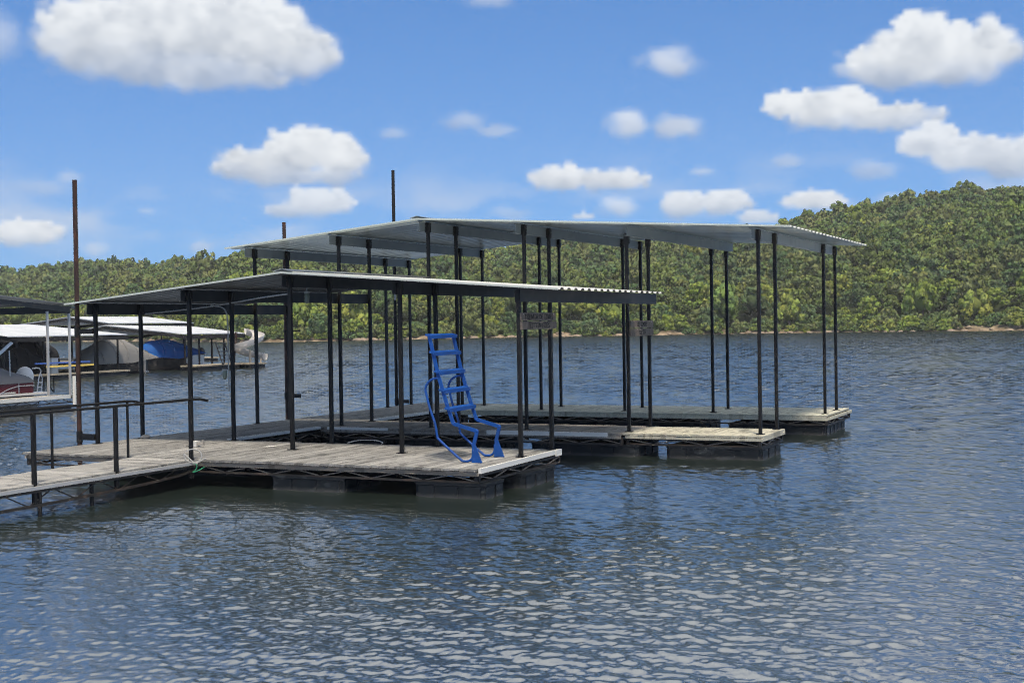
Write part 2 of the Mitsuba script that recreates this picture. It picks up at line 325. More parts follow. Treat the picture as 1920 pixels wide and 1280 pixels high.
def build_hills():
    az = np.radians(np.arange(-62, 8.01, 0.25)); t = np.concatenate([np.linspace(-0.06, 0.06, 30), np.linspace(0.07, 2.2, 70)])
    A, Tt = np.meshgrid(az, t, indexing='ij'); deg = np.degrees(A)
    r = np.interp(deg, SH_AZ, SH_R) + Tt * np.interp(deg, DP_AZ, DP)
    x, y = np.sin(A) * r, np.cos(A) * r
    z, _, _ = hill(x, y)
    z = z + (meshkit.fbm(np.stack([x, y, x * 0], -1) * 0.7, 3, 8) - 0.5) * 0.8
    n, m = A.shape; i, j = np.meshgrid(np.arange(n - 1), np.arange(m - 1), indexing='ij'); a = (i * m + j).ravel()
    f = np.vstack([np.stack([a, a + m + 1, a + m], 1), np.stack([a, a + 1, a + m + 1], 1)])
    return np.stack([x, y, z], -1).reshape(-1, 3), f[:, ::-1]
def soil(p, n, uv):
    t = mikit.fbm(p.x * 0.5, p.y * 0.5, p.z * 0.9, 4)
    low = mikit.smoothstep(1.5, 0.5, p.z + 0.7 * mikit.fbm(p.x * 0.12, p.y * 0.12, 3.0, 3) - 0.2)
    return mikit.mix(mikit.mix((0.022, 0.036, 0.014), (0.042, 0.055, 0.024), t), mikit.mix((0.16, 0.13, 0.09), (0.34, 0.28, 0.2), mikit.smoothstep(0.4, 0.65, t)), low)  # dark greens carry the painted shade between the trees; tan is the bank
mat('soil', two({'type': 'diffuse', 'reflectance': mikit.proc(soil)}))
hv, hf = build_hills()
scene['hills'] = mikit.ply((hv, hf), 'soil', smooth=True); used.add('hills')
labels['hills'] = {'label': 'wooded hills rising behind the far shore with a stony tan bank', 'kind': 'structure'}

mat('leaves', two({'type': 'diffuse', 'reflectance': {'type': 'mesh_attribute', 'name': 'vertex_color'}}))
HUES = [(0.112, 0.164, 0.058), (0.090, 0.146, 0.060), (0.130, 0.180, 0.060), (0.142, 0.176, 0.070), (0.108, 0.160, 0.074)]
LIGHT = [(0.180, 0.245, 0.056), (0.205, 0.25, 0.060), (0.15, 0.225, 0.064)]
def crown(seed, nl, per, hue, squash=1.0, leaf=0.12):
    """unit crown (radius about 1, base at z = 0): leaf clumps spread over many lobes; returns mesh, normals, colours"""
    g = np.random.default_rng(seed)
    V, F, N, C = [], [], [], []
    k = 0
    for q in range(nl):
        th, zz = g.random() * 2 * np.pi, g.random()
        rad = (0.25 + 0.72 * math.sqrt(g.random())) * math.sqrt(max(0.08, 1 - (zz * 0.95) ** 2))
        c = np.array([math.cos(th) * rad, math.sin(th) * rad, (0.25 + zz * 0.95) * squash])
        lr = g.uniform(0.15, 0.33) * (1.15 - 0.35 * zz)
        tone = g.uniform(0.84, 1.18); hu = np.array(hue) * tone * np.array([g.uniform(0.9, 1.12), 1, g.uniform(0.85, 1.15)])
        d = g.normal(size=(per, 3)); d[:, 2] = d[:, 2] * 0.9 + 0.25; d /= np.linalg.norm(d, axis=1, keepdims=True)
        pos = c + d * lr * g.uniform(0.72, 1.1, (per, 1)) * np.array([1, 1, 0.8])
        fn = d + g.normal(0, 0.55, (per, 3)); fn /= np.linalg.norm(fn, axis=1, keepdims=True)
        a = np.cross(fn, g.normal(size=(per, 3))); a /= np.linalg.norm(a, axis=1, keepdims=True); b = np.cross(fn, a)
        s = leaf * g.uniform(0.6, 1.35, (per, 1))
        bend = fn * s * g.uniform(-0.5, 0.1, (per, 1))
        quad = np.stack([pos + a * s, pos + b * s * 0.8 + bend, pos - a * s, pos - b * s * 0.8 + bend], 1)
        nn = d * 0.55 + fn * 0.55; nn /= np.linalg.norm(nn, axis=1, keepdims=True)
        V.append(quad.reshape(-1, 3)); N.append(np.repeat(nn, 4, 0))
        C.append(np.repeat(hu[None] * g.uniform(0.8, 1.2, (per, 1)), 4, 0))
        i = k + np.arange(per)[:, None] * 4; F.append(np.concatenate([i + [0, 1, 2], i + [0, 2, 3]])); k += per * 4
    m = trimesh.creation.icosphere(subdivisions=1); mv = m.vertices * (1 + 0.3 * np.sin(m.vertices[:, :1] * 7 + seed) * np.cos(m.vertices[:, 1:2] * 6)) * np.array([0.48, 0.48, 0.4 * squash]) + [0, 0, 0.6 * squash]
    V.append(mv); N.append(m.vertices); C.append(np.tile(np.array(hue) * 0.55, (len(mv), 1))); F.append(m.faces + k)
    return np.vstack(V), np.vstack(F), np.vstack(N), np.clip(np.vstack(C), 0, 1)
def leafy(v, f, n, c): return {'type': 'ply', 'filename': meshkit.write_ply((v, f), False, None, c, normals=n), 'face_normals': False}

near_v, far_v = [], []
for k, hue in enumerate(HUES + LIGHT[:2]):
    for s in range(2):
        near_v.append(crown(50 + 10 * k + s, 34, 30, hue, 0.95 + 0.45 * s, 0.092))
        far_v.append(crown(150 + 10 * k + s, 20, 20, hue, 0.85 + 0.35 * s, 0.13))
groups = []
for nm, vs in (('broadleaf', near_v), ('far_broadleaf', far_v)):
    for k, cv in enumerate(vs):
        scene[f'{nm}_kind_{k:02d}'] = {'type': 'shapegroup', 'crown': {**leafy(*cv), 'bsdf': {'type': 'ref', 'id': 'leaves'}}}
def sample_trees():
    g = np.random.default_rng(11); pts = []
    a0, a1 = math.radians(-50), math.radians(1.5)
    N = 60000
    az = g.uniform(a0, a1, N); u = g.random(N); r = np.sqrt(210 ** 2 + u * (690 ** 2 - 210 ** 2))
    x, y = np.sin(az) * r, np.cos(az) * r
    h, rs, rr = hill(x, y)
    keep = (r > rs + 0.3) & (r < rr + 12)
    x, y, h, r, rs, rr = (q[keep] for q in (x, y, h, r, rs, rr))
    from scipy.spatial import cKDTree
    order = g.permutation(len(x)); P = np.stack([x, y], 1); tree = cKDTree(P); dead = np.zeros(len(x), bool); out = []
    for i in order:
        if dead[i]: continue
        sp = 2.75 + 0.0036 * (r[i] - 230) + 0.5 * math.sin(i)
        for j in tree.query_ball_point(P[i], sp): dead[j] = True
        out.append((x[i], y[i], h[i], r[i] - rs[i], r[i]))
    return out
TREES = sample_trees()
def shrubs():
    g = np.random.default_rng(77); n = 900
    az = np.radians(g.uniform(-50, 1.5, n)); b = 0.2 + 6 * g.random(n) ** 1.4
    r = np.interp(np.degrees(az), SH_AZ, SH_R) + b; x, y = np.sin(az) * r, np.cos(az) * r
    h, rs, _ = hill(x, y); ok = (r - rs) > 0.1
    return np.stack([x, y, h, r - rs], 1)[ok]
# single trees of the far shore that stand out by colour: (azimuth, distance behind the shore, height, crown radius, hue, squash, label)
SINGLE = [(-13.35, 1.5, 6.6, 2.4, LIGHT[1], 1.25, 'bright yellow green tree on the far shore, just right of the far finger posts'),
          (-15.9, 4, 8.5, 3.2, LIGHT[2], 1.15, 'tall light green tree on the far shore beside the middle finger end post'),
          (-8.0, 5, 7.5, 3.0, LIGHT[0], 1.0, 'lime green tree on the right far shore above a tan bank'),
          (-6.0, 2.5, 6.0, 2.6, LIGHT[1], 1.0, 'yellow tinged tree near the right end of the far shore'),
          (-20.6, 3, 6.3, 2.5, LIGHT[0], 1.2, 'bright green tree on the far shore between the two wooden signs'),
          (-31.6, 5, 7.0, 2.6, LIGHT[1], 1.1, 'yellow green tree on the far shore seen left of the blue ladder'),
          (-33.8, 3, 6.2, 2.4, LIGHT[0], 1.0, 'light green shoreline tree seen under the low roof ridge'),
          (-36.6, 6, 7.2, 2.6, LIGHT[1], 1.0, 'yellowish tree above the far water slide')]
spots = np.array([[math.sin(math.radians(a)) * (np.interp(a, SH_AZ, SH_R) + d), math.cos(math.radians(a)) * (np.interp(a, SH_AZ, SH_R) + d)] for a, d, *_ in SINGLE])
g_ = np.random.default_rng(5)
hue_noise = meshkit.fbm(np.array([[t[0] * 0.035, t[1] * 0.035, 4.0] for t in TREES]), 3, 17)
for k, (x, y, h, back, r) in enumerate(TREES):
    if np.hypot(*(spots - [x, y]).T).min() < 3.0: continue
    near = back < 55
    q = g_.random() * 0.65 + hue_noise[k] * 1.0 - 0.33
    yellow_green = back < 28 and g_.random() < 0.3  # some trees near the shore take the yellow green hues
    hk = 5 + g_.integers(2) if yellow_green or g_.random() < 0.03 else int(np.clip(q * 5, 0, 4.99))
    vk = hk * 2 + g_.integers(2)
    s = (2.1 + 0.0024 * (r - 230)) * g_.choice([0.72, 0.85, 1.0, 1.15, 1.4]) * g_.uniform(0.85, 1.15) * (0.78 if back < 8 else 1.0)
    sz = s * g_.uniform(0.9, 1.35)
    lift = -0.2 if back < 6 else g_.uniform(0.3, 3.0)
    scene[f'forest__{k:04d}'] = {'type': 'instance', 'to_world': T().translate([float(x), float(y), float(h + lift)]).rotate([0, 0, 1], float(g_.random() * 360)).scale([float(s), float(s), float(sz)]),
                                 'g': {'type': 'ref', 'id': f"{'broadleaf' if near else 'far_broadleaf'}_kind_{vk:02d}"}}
for k, (x, y, h, back) in enumerate(shrubs()):
    if meshkit.noise(np.array([[x * 0.12, y * 0.12, 0.5]]), 5)[0] < 0.34 and back < 3: continue
    s = g_.uniform(0.7, 1.7)
    scene[f'forest__{6000 + k}'] = {'type': 'instance', 'to_world': T().translate([float(x), float(y), float(h - 0.25)]).rotate([0, 0, 1], float(g_.random() * 360)).scale([float(s), float(s), float(s * g_.uniform(0.7, 1.2))]),
                                    'g': {'type': 'ref', 'id': f'far_broadleaf_kind_{g_.integers(14):02d}'}}
used.add('forest'); labels['forest'] = {'label': 'dense green broadleaf forest covering the hills across the lake', 'category': 'forest', 'kind': 'stuff'}
for k, ((a, d, H, rad, hue, sq, text), (x, y)) in enumerate(zip(SINGLE, spots)):
    t = thing('shore_tree', text, 'tree'); h = float(hill(np.array([x]), np.array([y]))[0][0])
    v, f, n, c = crown(900 + k, 24, 60, hue, sq, 0.11)
    v = v * np.array([rad, rad, (H - 1.0) / (1.35 * sq)]) + [x, y, h + 0.9]
    scene[t + '__crown'] = {**leafy(v, f, n, c), 'bsdf': {'type': 'ref', 'id': 'leaves'}}
    put('trunk', MB().tube([[x, y, h - 0.5], [x + 0.1, y, h + H * 0.3], [x - 0.1, y + 0.1, h + H * 0.65]], [0.24, 0.17, 0.07], 7), 'bark', t, True)
# rocks of the bank
rb = MB(); g3 = np.random.default_rng(31)
for k in range(190):
    a = g3.uniform(-48, 0); rs0 = np.interp(a, SH_AZ, SH_R) + g3.uniform(-2.5, 2.2)
    if meshkit.noise(np.array([[a * 0.9, 1.0, 0]]), 3)[0] < 0.4: continue
    x, y = math.sin(math.radians(a)) * rs0, math.cos(math.radians(a)) * rs0
    hz = float(hill(np.array([x]), np.array([y]))[0][0])
    m = trimesh.creation.icosphere(subdivisions=1); s = g3.uniform(0.15, 0.6)
    vv = m.vertices * (1 + g3.normal(0, 0.14, (len(m.vertices), 1))) * [s * 1.4, s, s * 0.6]
    rb.add(vv + [x, y, max(hz, 0.0) + 0.1], m.faces)
plain('bank_rock', (0.27, 0.22, 0.16), 0.9)
put('bank_rocks', rb, 'bank_rock', None, False, label='pale tan rocks strewn along the far waterline', category='rocks', kind='stuff')

# ------------------------------------------------------------------ main dock
BX = [-16.965, -14.873, -12.781, -10.689, -8.597, -6.115]        # bays along the fingers
RY = [18.692, 19.894, 23.526, 24.728, 28.982, 30.183]            # post rows
dock = thing('boat_dock', 'floating wooden boat dock with three fingers, black posts and two pale metal roofs', 'dock')
def plank_shape(L, w=PITCH - 0.011, t=0.036, axis=1):
    c = 0.006; prof = [(-w / 2, -t), (w / 2, -t), (w / 2, -c), (w / 2 - c, 0), (-w / 2 + c, 0), (-w / 2, -c)]
    m = MB().prism(prof, 1, -L / 2, L / 2)
    if axis == 0: m.move(np.array([[0, 1, 0, 0], [-1, 0, 0, 0], [0, 0, 1, 0], [0, 0, 0, 1.0]]))
    return mikit.ply(m.mesh(), 'old_wood', smooth=False)
def deck(holder_name, parent, x0, x1, y0, y1, material, axis=1, splits=None, label=None):
    """frame + planks; AXIS is the direction the planks run"""
    fr = MB()
    lo, hi, a0, a1 = (y0, y1, x0, x1) if axis == 1 else (x0, x1, y0, y1)
    for q in np.linspace(lo + 0.12, hi - 0.12, max(3, int((hi - lo) / 0.7) + 1)):
        if axis == 1: fr.box(x0 + 0.03, x1 - 0.03, q - 0.03, q + 0.03, DZ - 0.115, DZ - 0.0365)
        else: fr.box(q - 0.03, q + 0.03, y0 + 0.03, y1 - 0.03, DZ - 0.115, DZ - 0.0365)
    h = put(holder_name, fr, 'frame_steel', parent, False)
    if label: labels[h] = {'label': label}
    splits = splits or [lo, hi]
    for s0, s1 in zip(splits[:-1], splits[1:]):
        P = [plank_shape(s1 - s0 - 0.006 + dl, axis=axis) for dl in (0, 0.012, 0.025)]
        k0 = math.ceil((a0 + 0.001) / PITCH)
        for k in range(k0 - 1, int(a1 / PITCH) + 2):
            c = (k + 0.5) * PITCH
            if c - PITCH / 2 < a0 - 0.09 or c + PITCH / 2 > a1 + 0.09: continue
            w = [c, (s0 + s1) / 2] if axis == 1 else [(s0 + s1) / 2, c]
            z = DZ + rng.uniform(-0.004, 0.003)
            put('plank', {**P[rng.integers(3)], 'to_world': T().translate([w[0], w[1], float(z)]).rotate([0, 0, 1], float(rng.normal(0, 0.05))).rotate([1 - axis, axis, 0], float(rng.normal(0, 0.25)))}, material, h)
    return h
walk = deck('walkway_deck', dock, -17.0, -15.1, 17.0, 30.9, 'old_wood', 1, [17.0, 20.9, 24.6, 28.1, 30.9], 'grey plank walkway along the back of the slips')
fA = deck('finger_deck', dock, -15.08, -8.50, 16.92, 19.95, 'old_wood', 1, None, 'nearest finger deck of weathered grey planks')
fB = deck('finger_deck', dock, -15.08, -8.60, 23.1, 24.92, 'shaded_wood', 1, None, 'middle finger deck of dark grey planks')
fBx = deck('finger_deck', dock, -8.56, -6.02, 23.2, 24.85, 'new_wood', 1, None, 'newer cream coloured planks at the end of the middle finger')
fC = deck('finger_deck', dock, -15.08, -5.95, 28.5, 30.95, 'grey_wood', 1, None, 'farthest finger deck of pale grey planks')

def truss(p, q, name='truss', ztop=DZ - 0.045, depth=0.155, step=0.42, rim='rim'):
    """an open web joist from p to q (xy), with a wooden rim board over it"""
    p, q = np.array(p, float), np.array(q, float); L = np.linalg.norm(q - p); d = (q - p) / L
    m = MB(); P = lambda t, z: [*(p + d * t), z]
    zb = ztop - depth
    m.bar(P(0, ztop - 0.055), P(L, ztop - 0.055), 0.04, 0.035); m.bar(P(0, zb), P(L, zb), 0.045, 0.03)
    for t in (0.02, L - 0.02): m.bar(P(t, zb), P(t, ztop - 0.05), 0.045, 0.045)
    key = put(name, m, 'frame_steel', dock, False)
    n = max(2, int(L / step)); s = L / n
    for k in range(n):
        a, b = (zb + 0.012, ztop - 0.07) if k % 2 else (ztop - 0.07, zb + 0.012)
        put('brace', MB().bar(P(k * s + 0.03, a), P(k * s + s - 0.03, b), 0.014, 0.014), 'brace_steel', key, False)
    return key
steel('brace_steel', (0.20, 0.17, 0.14), (0.32, 0.27, 0.22), 0.8)
for p, q in [((-15.1, 17.01), (-8.50, 17.01)), ((-8.50, 17.01), (-8.50, 19.95)), ((-15.05, 19.95), (-8.50, 19.95)), ((-17.0, 17.08), (-15.1, 17.08)), ((-17.0, 17.05), (-17.0, 30.9)),
             ((-15.05, 23.13), (-8.58, 23.13)), ((-8.55, 23.27), (-6.05, 23.27)), ((-6.05, 23.23), (-6.05, 24.83)), ((-15.05, 24.88), (-6.05, 24.88)),
             ((-15.05, 28.53), (-5.98, 28.53)), ((-5.98, 28.53), (-5.98, 30.92)), ((-15.05, 30.92), (-5.98, 30.92)), ((-15.1, 20.0), (-15.1, 23.1)), ((-15.1, 24.95), (-15.1, 28.5))]:
    truss(p, q)
def rim(x0, x1, y0, y1, m, z1=DZ - 0.04, hgt=0.055): put('rim_board', MB().box(x0, x1, y0, y1, z1 - hgt, z1), m, dock, False)
rim(-15.1, -8.47, 16.955, 16.985, 'rim_wood', DZ - 0.05); rim(-17.0, -15.12, 17.03, 17.06, 'rim_wood', DZ - 0.05)
rim(-8.56, -6.02, 23.205, 23.235, 'new_wood', DZ - 0.045, 0.05); rim(-15.1, -5.95, 28.47, 28.5, 'grey_wood', DZ - 0.037, 0.075); rim(-15.1, -8.6, 23.07, 23.1, 'shaded_wood')
rim(-6.02, -5.99, 23.2, 24.85, 'new_wood', DZ - 0.037, 0.06); rim(-5.95, -5.92, 28.5, 30.95, 'new_wood', DZ - 0.037, 0.06); rim(-17.03, -17.0, 17.0, 30.9, 'shaded_wood')
# vinyl edge bumpers
for b in [(-8.425, -8.385, 16.9, 19.96, DZ - 0.06, DZ + 0.012), (-11.3, -8.85, 23.01, 23.065, DZ - 0.06, DZ + 0.015), (-15.09, -15.04, 19.99, 23.0, DZ - 0.03, DZ + 0.02), (-15.09, -15.03, 24.98, 28.45, DZ - 0.04, DZ + 0.02), (-14.9, -13.5, 23.02, 23.065, DZ - 0.04, DZ + 0.012)]:
    if b[0] == -8.425: put('edge_bumper', MB().bar([-8.415, 16.9, DZ - 0.024], [-8.485, 19.93, DZ - 0.024], 0.04, 0.072), 'white_vinyl', dock, False); continue
    m = trimesh.creation.box((b[1] - b[0], b[3] - b[2], b[5] - b[4])); m.apply_translation(((b[0] + b[1]) / 2, (b[2] + b[3]) / 2, (b[4] + b[5]) / 2))
    put('edge_bumper', m, 'white_vinyl', dock, False)
put('edge_bumper', MB().bar([-8.455, 19.72, DZ - 0.035], [-8.462, 19.95, DZ - 0.035], 0.03, 0.1), 'white_vinyl', dock, False)

# floats
def tub_shape(lx, ly, z0=-0.28, z1=0.222):
    m = MB(); c = 0.05
    def ring(x, y, z): return [[sx * (x - (c if i else 0)), sy_ * (y - (0 if i else c)), z] for sx, sy_, i in ((1, 1, 1), (1, 1, 0), (1, -1, 0), (1, -1, 1), (-1, -1, 1), (-1, -1, 0), (-1, 1, 0), (-1, 1, 1))]
    levels = [(lx / 2 - 0.035, ly / 2 - 0.035, z0), (lx / 2 - 0.02, ly / 2 - 0.02, z1 - 0.045), (lx / 2, ly / 2, z1 - 0.04), (lx / 2, ly / 2, z1)]
    v = np.array([p for l in levels for p in ring(*l)]); f = []
    for i in range(len(levels) - 1):
        for j in range(8): k = (j + 1) % 8; f += [[i * 8 + j, (i + 1) * 8 + k, i * 8 + k], [i * 8 + j, (i + 1) * 8 + j, (i + 1) * 8 + k]]
    for o, s in ((0, 1), (24, -1)): f += [[o, o + j, o + j + 1][::s] for j in range(1, 7)]
    m.add(v, f)
    for L, W, ax in ((lx, ly, 0), (ly, lx, 1)):      # raised panels between upright grooves
        n = max(2, round(L / 0.42))
        for side in (-1, 1):
            for k in range(n):
                w = L / n; a, b = -L / 2 + k * w + (0.05 if k else 0.07), -L / 2 + (k + 1) * w - (0.05 if k < n - 1 else 0.07)
                e = side * (W / 2 - 0.022); lo, hi = sorted((e, e + side * 0.017))
                m.box(*((a, b, lo, hi) if ax == 0 else (lo, hi, a, b)), z0 + 0.05, z1 - 0.05)
    return m
def float_at(x0, x1, y0, y1):
    m = tub_shape(x1 - x0, y1 - y0); m.move(np.array([[1, 0, 0, (x0 + x1) / 2], [0, 1, 0, (y0 + y1) / 2], [0, 0, 1, 0], [0, 0, 0, 1.0]])); put('float', m, 'tub_plastic', dock, 25)
for f in [(-9.5, -8.36, 16.92, 17.62), (-9.3, -8.34, 18.25, 19.45), (-12.02, -10.72, 16.96, 18.1), (-15.0, -13.4, 18.3, 19.8), (-12.3, -10.6, 18.5, 19.9),
          (-10.45, -8.3, 23.15, 24.4), (-7.78, -6.0, 23.18, 24.6), (-13.4, -11.2, 23.25, 24.4), (-15.0, -13.7, 23.25, 24.4),
          (-8.15, -6.0, 28.55, 30.6), (-11.3, -8.85, 28.7, 30.5), (-14.6, -11.5, 28.7, 30.5), (-16.8, -15.3, 18.6, 20.4), (-16.8, -15.3, 22.6, 24.6), (-16.8, -15.3, 27.2, 30.2)]:
    float_at(*f)

# roofs: heights of the roof underside over x
def z_low(x): return DZ + (2.93 + 0.0925 * (x + 12.78) if x < -12.78 else 2.93 - 0.079 * (x + 12.78))
def z_high(x): return DZ + (4.105 + 0.0875 * (x + 12.78) if x < -12.78 else 4.105 - 0.0635 * (x + 12.78))
def post(x, y, top, key_parent=dock, w=0.058, sleeve=None):
    k = put('post', MB().box(x - w / 2, x + w / 2, y - w / 2, y + w / 2, DZ - 0.2, top), 'black_steel', key_parent, False)
    if sleeve: put('bracket', MB().box(x - 0.042, x + 0.042, y - 0.05, y + 0.05, sleeve[0], sleeve[1]), 'black_steel', k, False)
    put('base_plate', MB().box(x - 0.07, x + 0.07, y - 0.07, y + 0.07, DZ + 0.004, DZ + 0.012), 'black_steel', k, False)
for r in range(6):
    for b in range(6):
        if r < 2 and b == 5: continue
        x, y = BX[b], RY[r]
        zt = (z_low if r < 2 else z_high)(x) - 0.03
        if r >= 2 and b == 4: zt -= 0.12
        post(x, y, zt, dock, 0.058, (zt - 0.2, zt - 0.015))
def channel(x, side, y0, y1, ztop, depth, m, w=0.075, lab=None):
    """C-channel beam along y on the given side of the posts"""
    a = x + side * 0.036; lo, hi = sorted((a, a + side * w)); t = 0.006
    web = a + side * w if side > 0 else a
    poly = [(lo, ztop - depth), (hi, ztop - depth), (hi, ztop), (lo, ztop), (lo, ztop - t), (hi - t, ztop - t), (hi - t, ztop - depth + t), (lo, ztop - depth + t)]
    if True: put('roof_beam', MB().prism(poly, 1, y0, y1), m, dock, False, **({'label': lab} if lab else {}))
for b in range(5):
    s = 1 if b == 4 else -1
    channel(BX[b], s, 18.52, 24.86, z_low(BX[b]) - 0.012 - (0.01 if s < 0 else 0.012), 0.2, 'dark_beam')
for b in range(6):
    s = 1 if b == 4 else -1
    channel(BX[b], s, 23.24, 30.36, z_high(BX[b]) - 0.014 - (0.005 if s < 0 else 0.008), 0.19, 'grey_beam')

def roof(name, zf, xe0, xr, xe1, y0, y1, n, material, label):
    W = (y1 - y0) / n; pitch = W / 3
    cap = MB()
    for sgn in (-1, 1):
        x = xr + sgn * 0.16
        cap.add(np.array([[xr, y0 - 0.02, zf(xr) + 0.075], [xr, y1 + 0.02, zf(xr) + 0.075], [x, y1 + 0.02, zf(x) + 0.05], [x, y0 - 0.02, zf(x) + 0.05],
                          [xr, y0 - 0.02, zf(xr) + 0.07], [xr, y1 + 0.02, zf(xr) + 0.07], [x, y1 + 0.02, zf(x) + 0.045], [x, y0 - 0.02, zf(x) + 0.045]]),
                [[0, 1, 2], [0, 2, 3], [4, 6, 5], [4, 7, 6], [0, 3, 7], [0, 7, 4], [1, 5, 6], [1, 6, 2], [3, 2, 6], [3, 6, 7]])
    key = put(name, cap, material, dock, False, label=label)
    prof = [(0, 0)]
    for k in range(3):
        c = (k + 0.5) * pitch; prof += [(c - 0.075, 0), (c - 0.045, 0.032), (c + 0.045, 0.032), (c + 0.075, 0)]
    prof += [(W - 0.002, 0)]
    prof = np.array(prof)
    up = prof + [0, 0.004]; L = len(up)
    for (xa, xb) in ((xr, xe0), (xr, xe1)):
        for k in range(n):
            yy = y0 + k * W
            v = np.vstack([np.stack([np.full(L, x), up[:, 0] + yy, up[:, 1] + zf(x)], 1) for x in (xa, xb)]); f = []
            for i in range(L - 1): f += [[i, L + i, L + i + 1], [i, L + i + 1, i + 1]]
            f = np.array(f)
            if np.cross(v[f[0][1]] - v[f[0][0]], v[f[0][2]] - v[f[0][0]])[2] < 0: f = f[:, ::-1]
            put('roof_panel', trimesh.Trimesh(v, f, process=False), material, key, False)
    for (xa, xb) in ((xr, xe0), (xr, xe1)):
        put('rake_trim', MB().bar([xa, y0 - 0.012, zf(xa) + 0.012], [xb, y0 - 0.012, zf(xb) + 0.012], 0.02, 0.03), 'lit_edge_grey', key, False)  # added pale strip standing for the sunlit edge of the roof sheets
    return key
roof('roof', z_low, -17.45, -12.78, -7.83, 18.45, 23.42, 6, 'shade_back_sheet', 'lower metal roof over the near slip')
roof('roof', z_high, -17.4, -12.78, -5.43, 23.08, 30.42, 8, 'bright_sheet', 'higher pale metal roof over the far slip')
# electric conduit under the low roof and down a post
put('conduit', MB().tube(curve([[-16.9, 19.95, DZ + 2.33], [-15.6, 19.93, DZ + 2.42], [-14.95, 19.93, DZ + 2.49], [-13.6, 19.0, DZ + 2.55], [-12.83, 18.75, DZ + 2.6]], 4), 0.013, 6), 'conduit_grey', dock, True)
put('conduit', MB().tube(curve([[-15.3, 19.86, DZ + 2.46], [-15.02, 19.85, DZ + 2.40], [-14.935, 19.85, DZ + 2.2], [-14.93, 19.85, DZ + 1.6], [-14.93, 19.85, DZ + 0.9]], 4), 0.013, 6), 'conduit_grey', dock, True)
put('conduit', MB().tube([[-10.75, 18.66, DZ + 2.45], [-10.75, 18.66, DZ + 2.72]], 0.016, 6), 'conduit_grey', dock, True)
# deck boxes by the gangway
o = thing('outlet_box', 'small white outlet box at the foot of the second front post', 'box')
put('body', MB().box(-14.83, -14.72, 18.62, 18.74, DZ + 0.005, DZ + 0.10), 'white_vinyl', o, False); put('plug', MB().box(-14.715, -14.60, 18.65, 18.71, DZ + 0.03, DZ + 0.075).box(-14.63, -14.60, 18.66, 18.69, DZ + 0.07, DZ + 0.12), 'rag_grey', o, False)

# ------------------------------------------------------------------ piles
for k, (px, py, top, lab, m) in enumerate([(-17.36, 18.66, 4.75, 'tall rusty brown pile beside the gangway at the left', 'rust'), (-17.36, 25.2, 4.39, 'short topped rusty pile behind the peak of the low roof', 'rust'),
                                           (-17.36, 30.12, 6.03, 'tallest dark pile rising above the high roof', 'black_steel')]):
    t = thing('mooring_pile', lab, 'pile')
    put('pipe', MB().tube([[px, py, -3.0], [px, py, DZ + top]], 0.042, 14), m, t)
    zs = ((0.12, 0.2), (2.02, 0.16)) if k == 0 else ((0.5 if k == 1 else 0.08, 0.16), (1.95, 0.05))
    for z, hh in zs:
        b = put('guide_bracket', MB().tube([[px, py, DZ + z - hh / 2], [px, py, DZ + z + hh / 2]], 0.056, 14), 'black_steel', t)
        bb = BX[0] - 0.033
        put('arm', MB().box(px + 0.045, bb, py - 0.025, py + 0.025, DZ + z - hh * 0.28, DZ + z + hh * 0.28), 'black_steel', b, False)

# ------------------------------------------------------------------ gangway
gw = thing('gangway', 'plank gangway with black pipe handrails leading off to the left', 'gangway')
deck('ramp_deck', gw, -14.6, -13.36, 9.0, 16.88, 'ramp_wood', 0)
def gang_truss(x):
    m = MB(); y0, y1 = 9.0, 16.9; zt = DZ - 0.09; zb = lambda y: zt - 0.06 - 0.14 * math.sin(np.clip((y - 9) / 7.9, 0, 1) * math.pi) ** 0.5
    m.bar([x, y0, zt], [x, y1, zt], 0.04, 0.05)
    ys = np.linspace(y0, y1, 19)
    for a, b in zip(ys[:-1], ys[1:]): m.bar([x, a, zb(a)], [x, b, zb(b)], 0.045, 0.035)
    k = put('truss', m, 'frame_steel', gw, False)
    for i, (a, b) in enumerate(zip(ys[:-1], ys[1:])):
        put('brace', MB().bar([x, a, zt if i % 2 else zb(a)], [x, b, zb(b) if i % 2 else zt], 0.014, 0.014), 'frame_steel', k, False)
gang_truss(-13.36); gang_truss(-14.6)
put('edge_strip', MB().box(-13.345, -13.315, 9.0, 16.88, DZ - 0.075, DZ - 0.028), 'galv_pipe', gw, False)
def rail(x, posts, ztop, end, w):
    pts = [[x, 8.6, DZ + ztop + 0.03], [x, posts[0], DZ + ztop], [x, end - 0.25, DZ + ztop - 0.01], [x, end - 0.08, DZ + ztop - 0.015], [x, end + 0.12, DZ + ztop - 0.055]]
    k = put('handrail', MB().tube(pts, 0.02, 8), 'black_steel', gw)
    for y in posts: put('rail_post', MB().box(x - w / 2, x + w / 2, y - w / 2, y + w / 2, DZ - 0.28, DZ + ztop - 0.01), 'black_steel', k, False)
rail(-13.37, [10.4, 11.95, 13.51, 15.1, 16.79], 0.95, 17.1, 0.05)
rail(-14.62, [10.4, 11.95, 13.51, 15.14, 16.79], 0.91, 17.0, 0.03)
for (x, y) in ((-13.37, 13.6), (-13.4, 14.62), (-14.6, 13.6)): put('leg', MB().tube([[x, y, -2.5], [x, y, DZ - 0.1]], 0.03, 10), 'black_steel', gw)

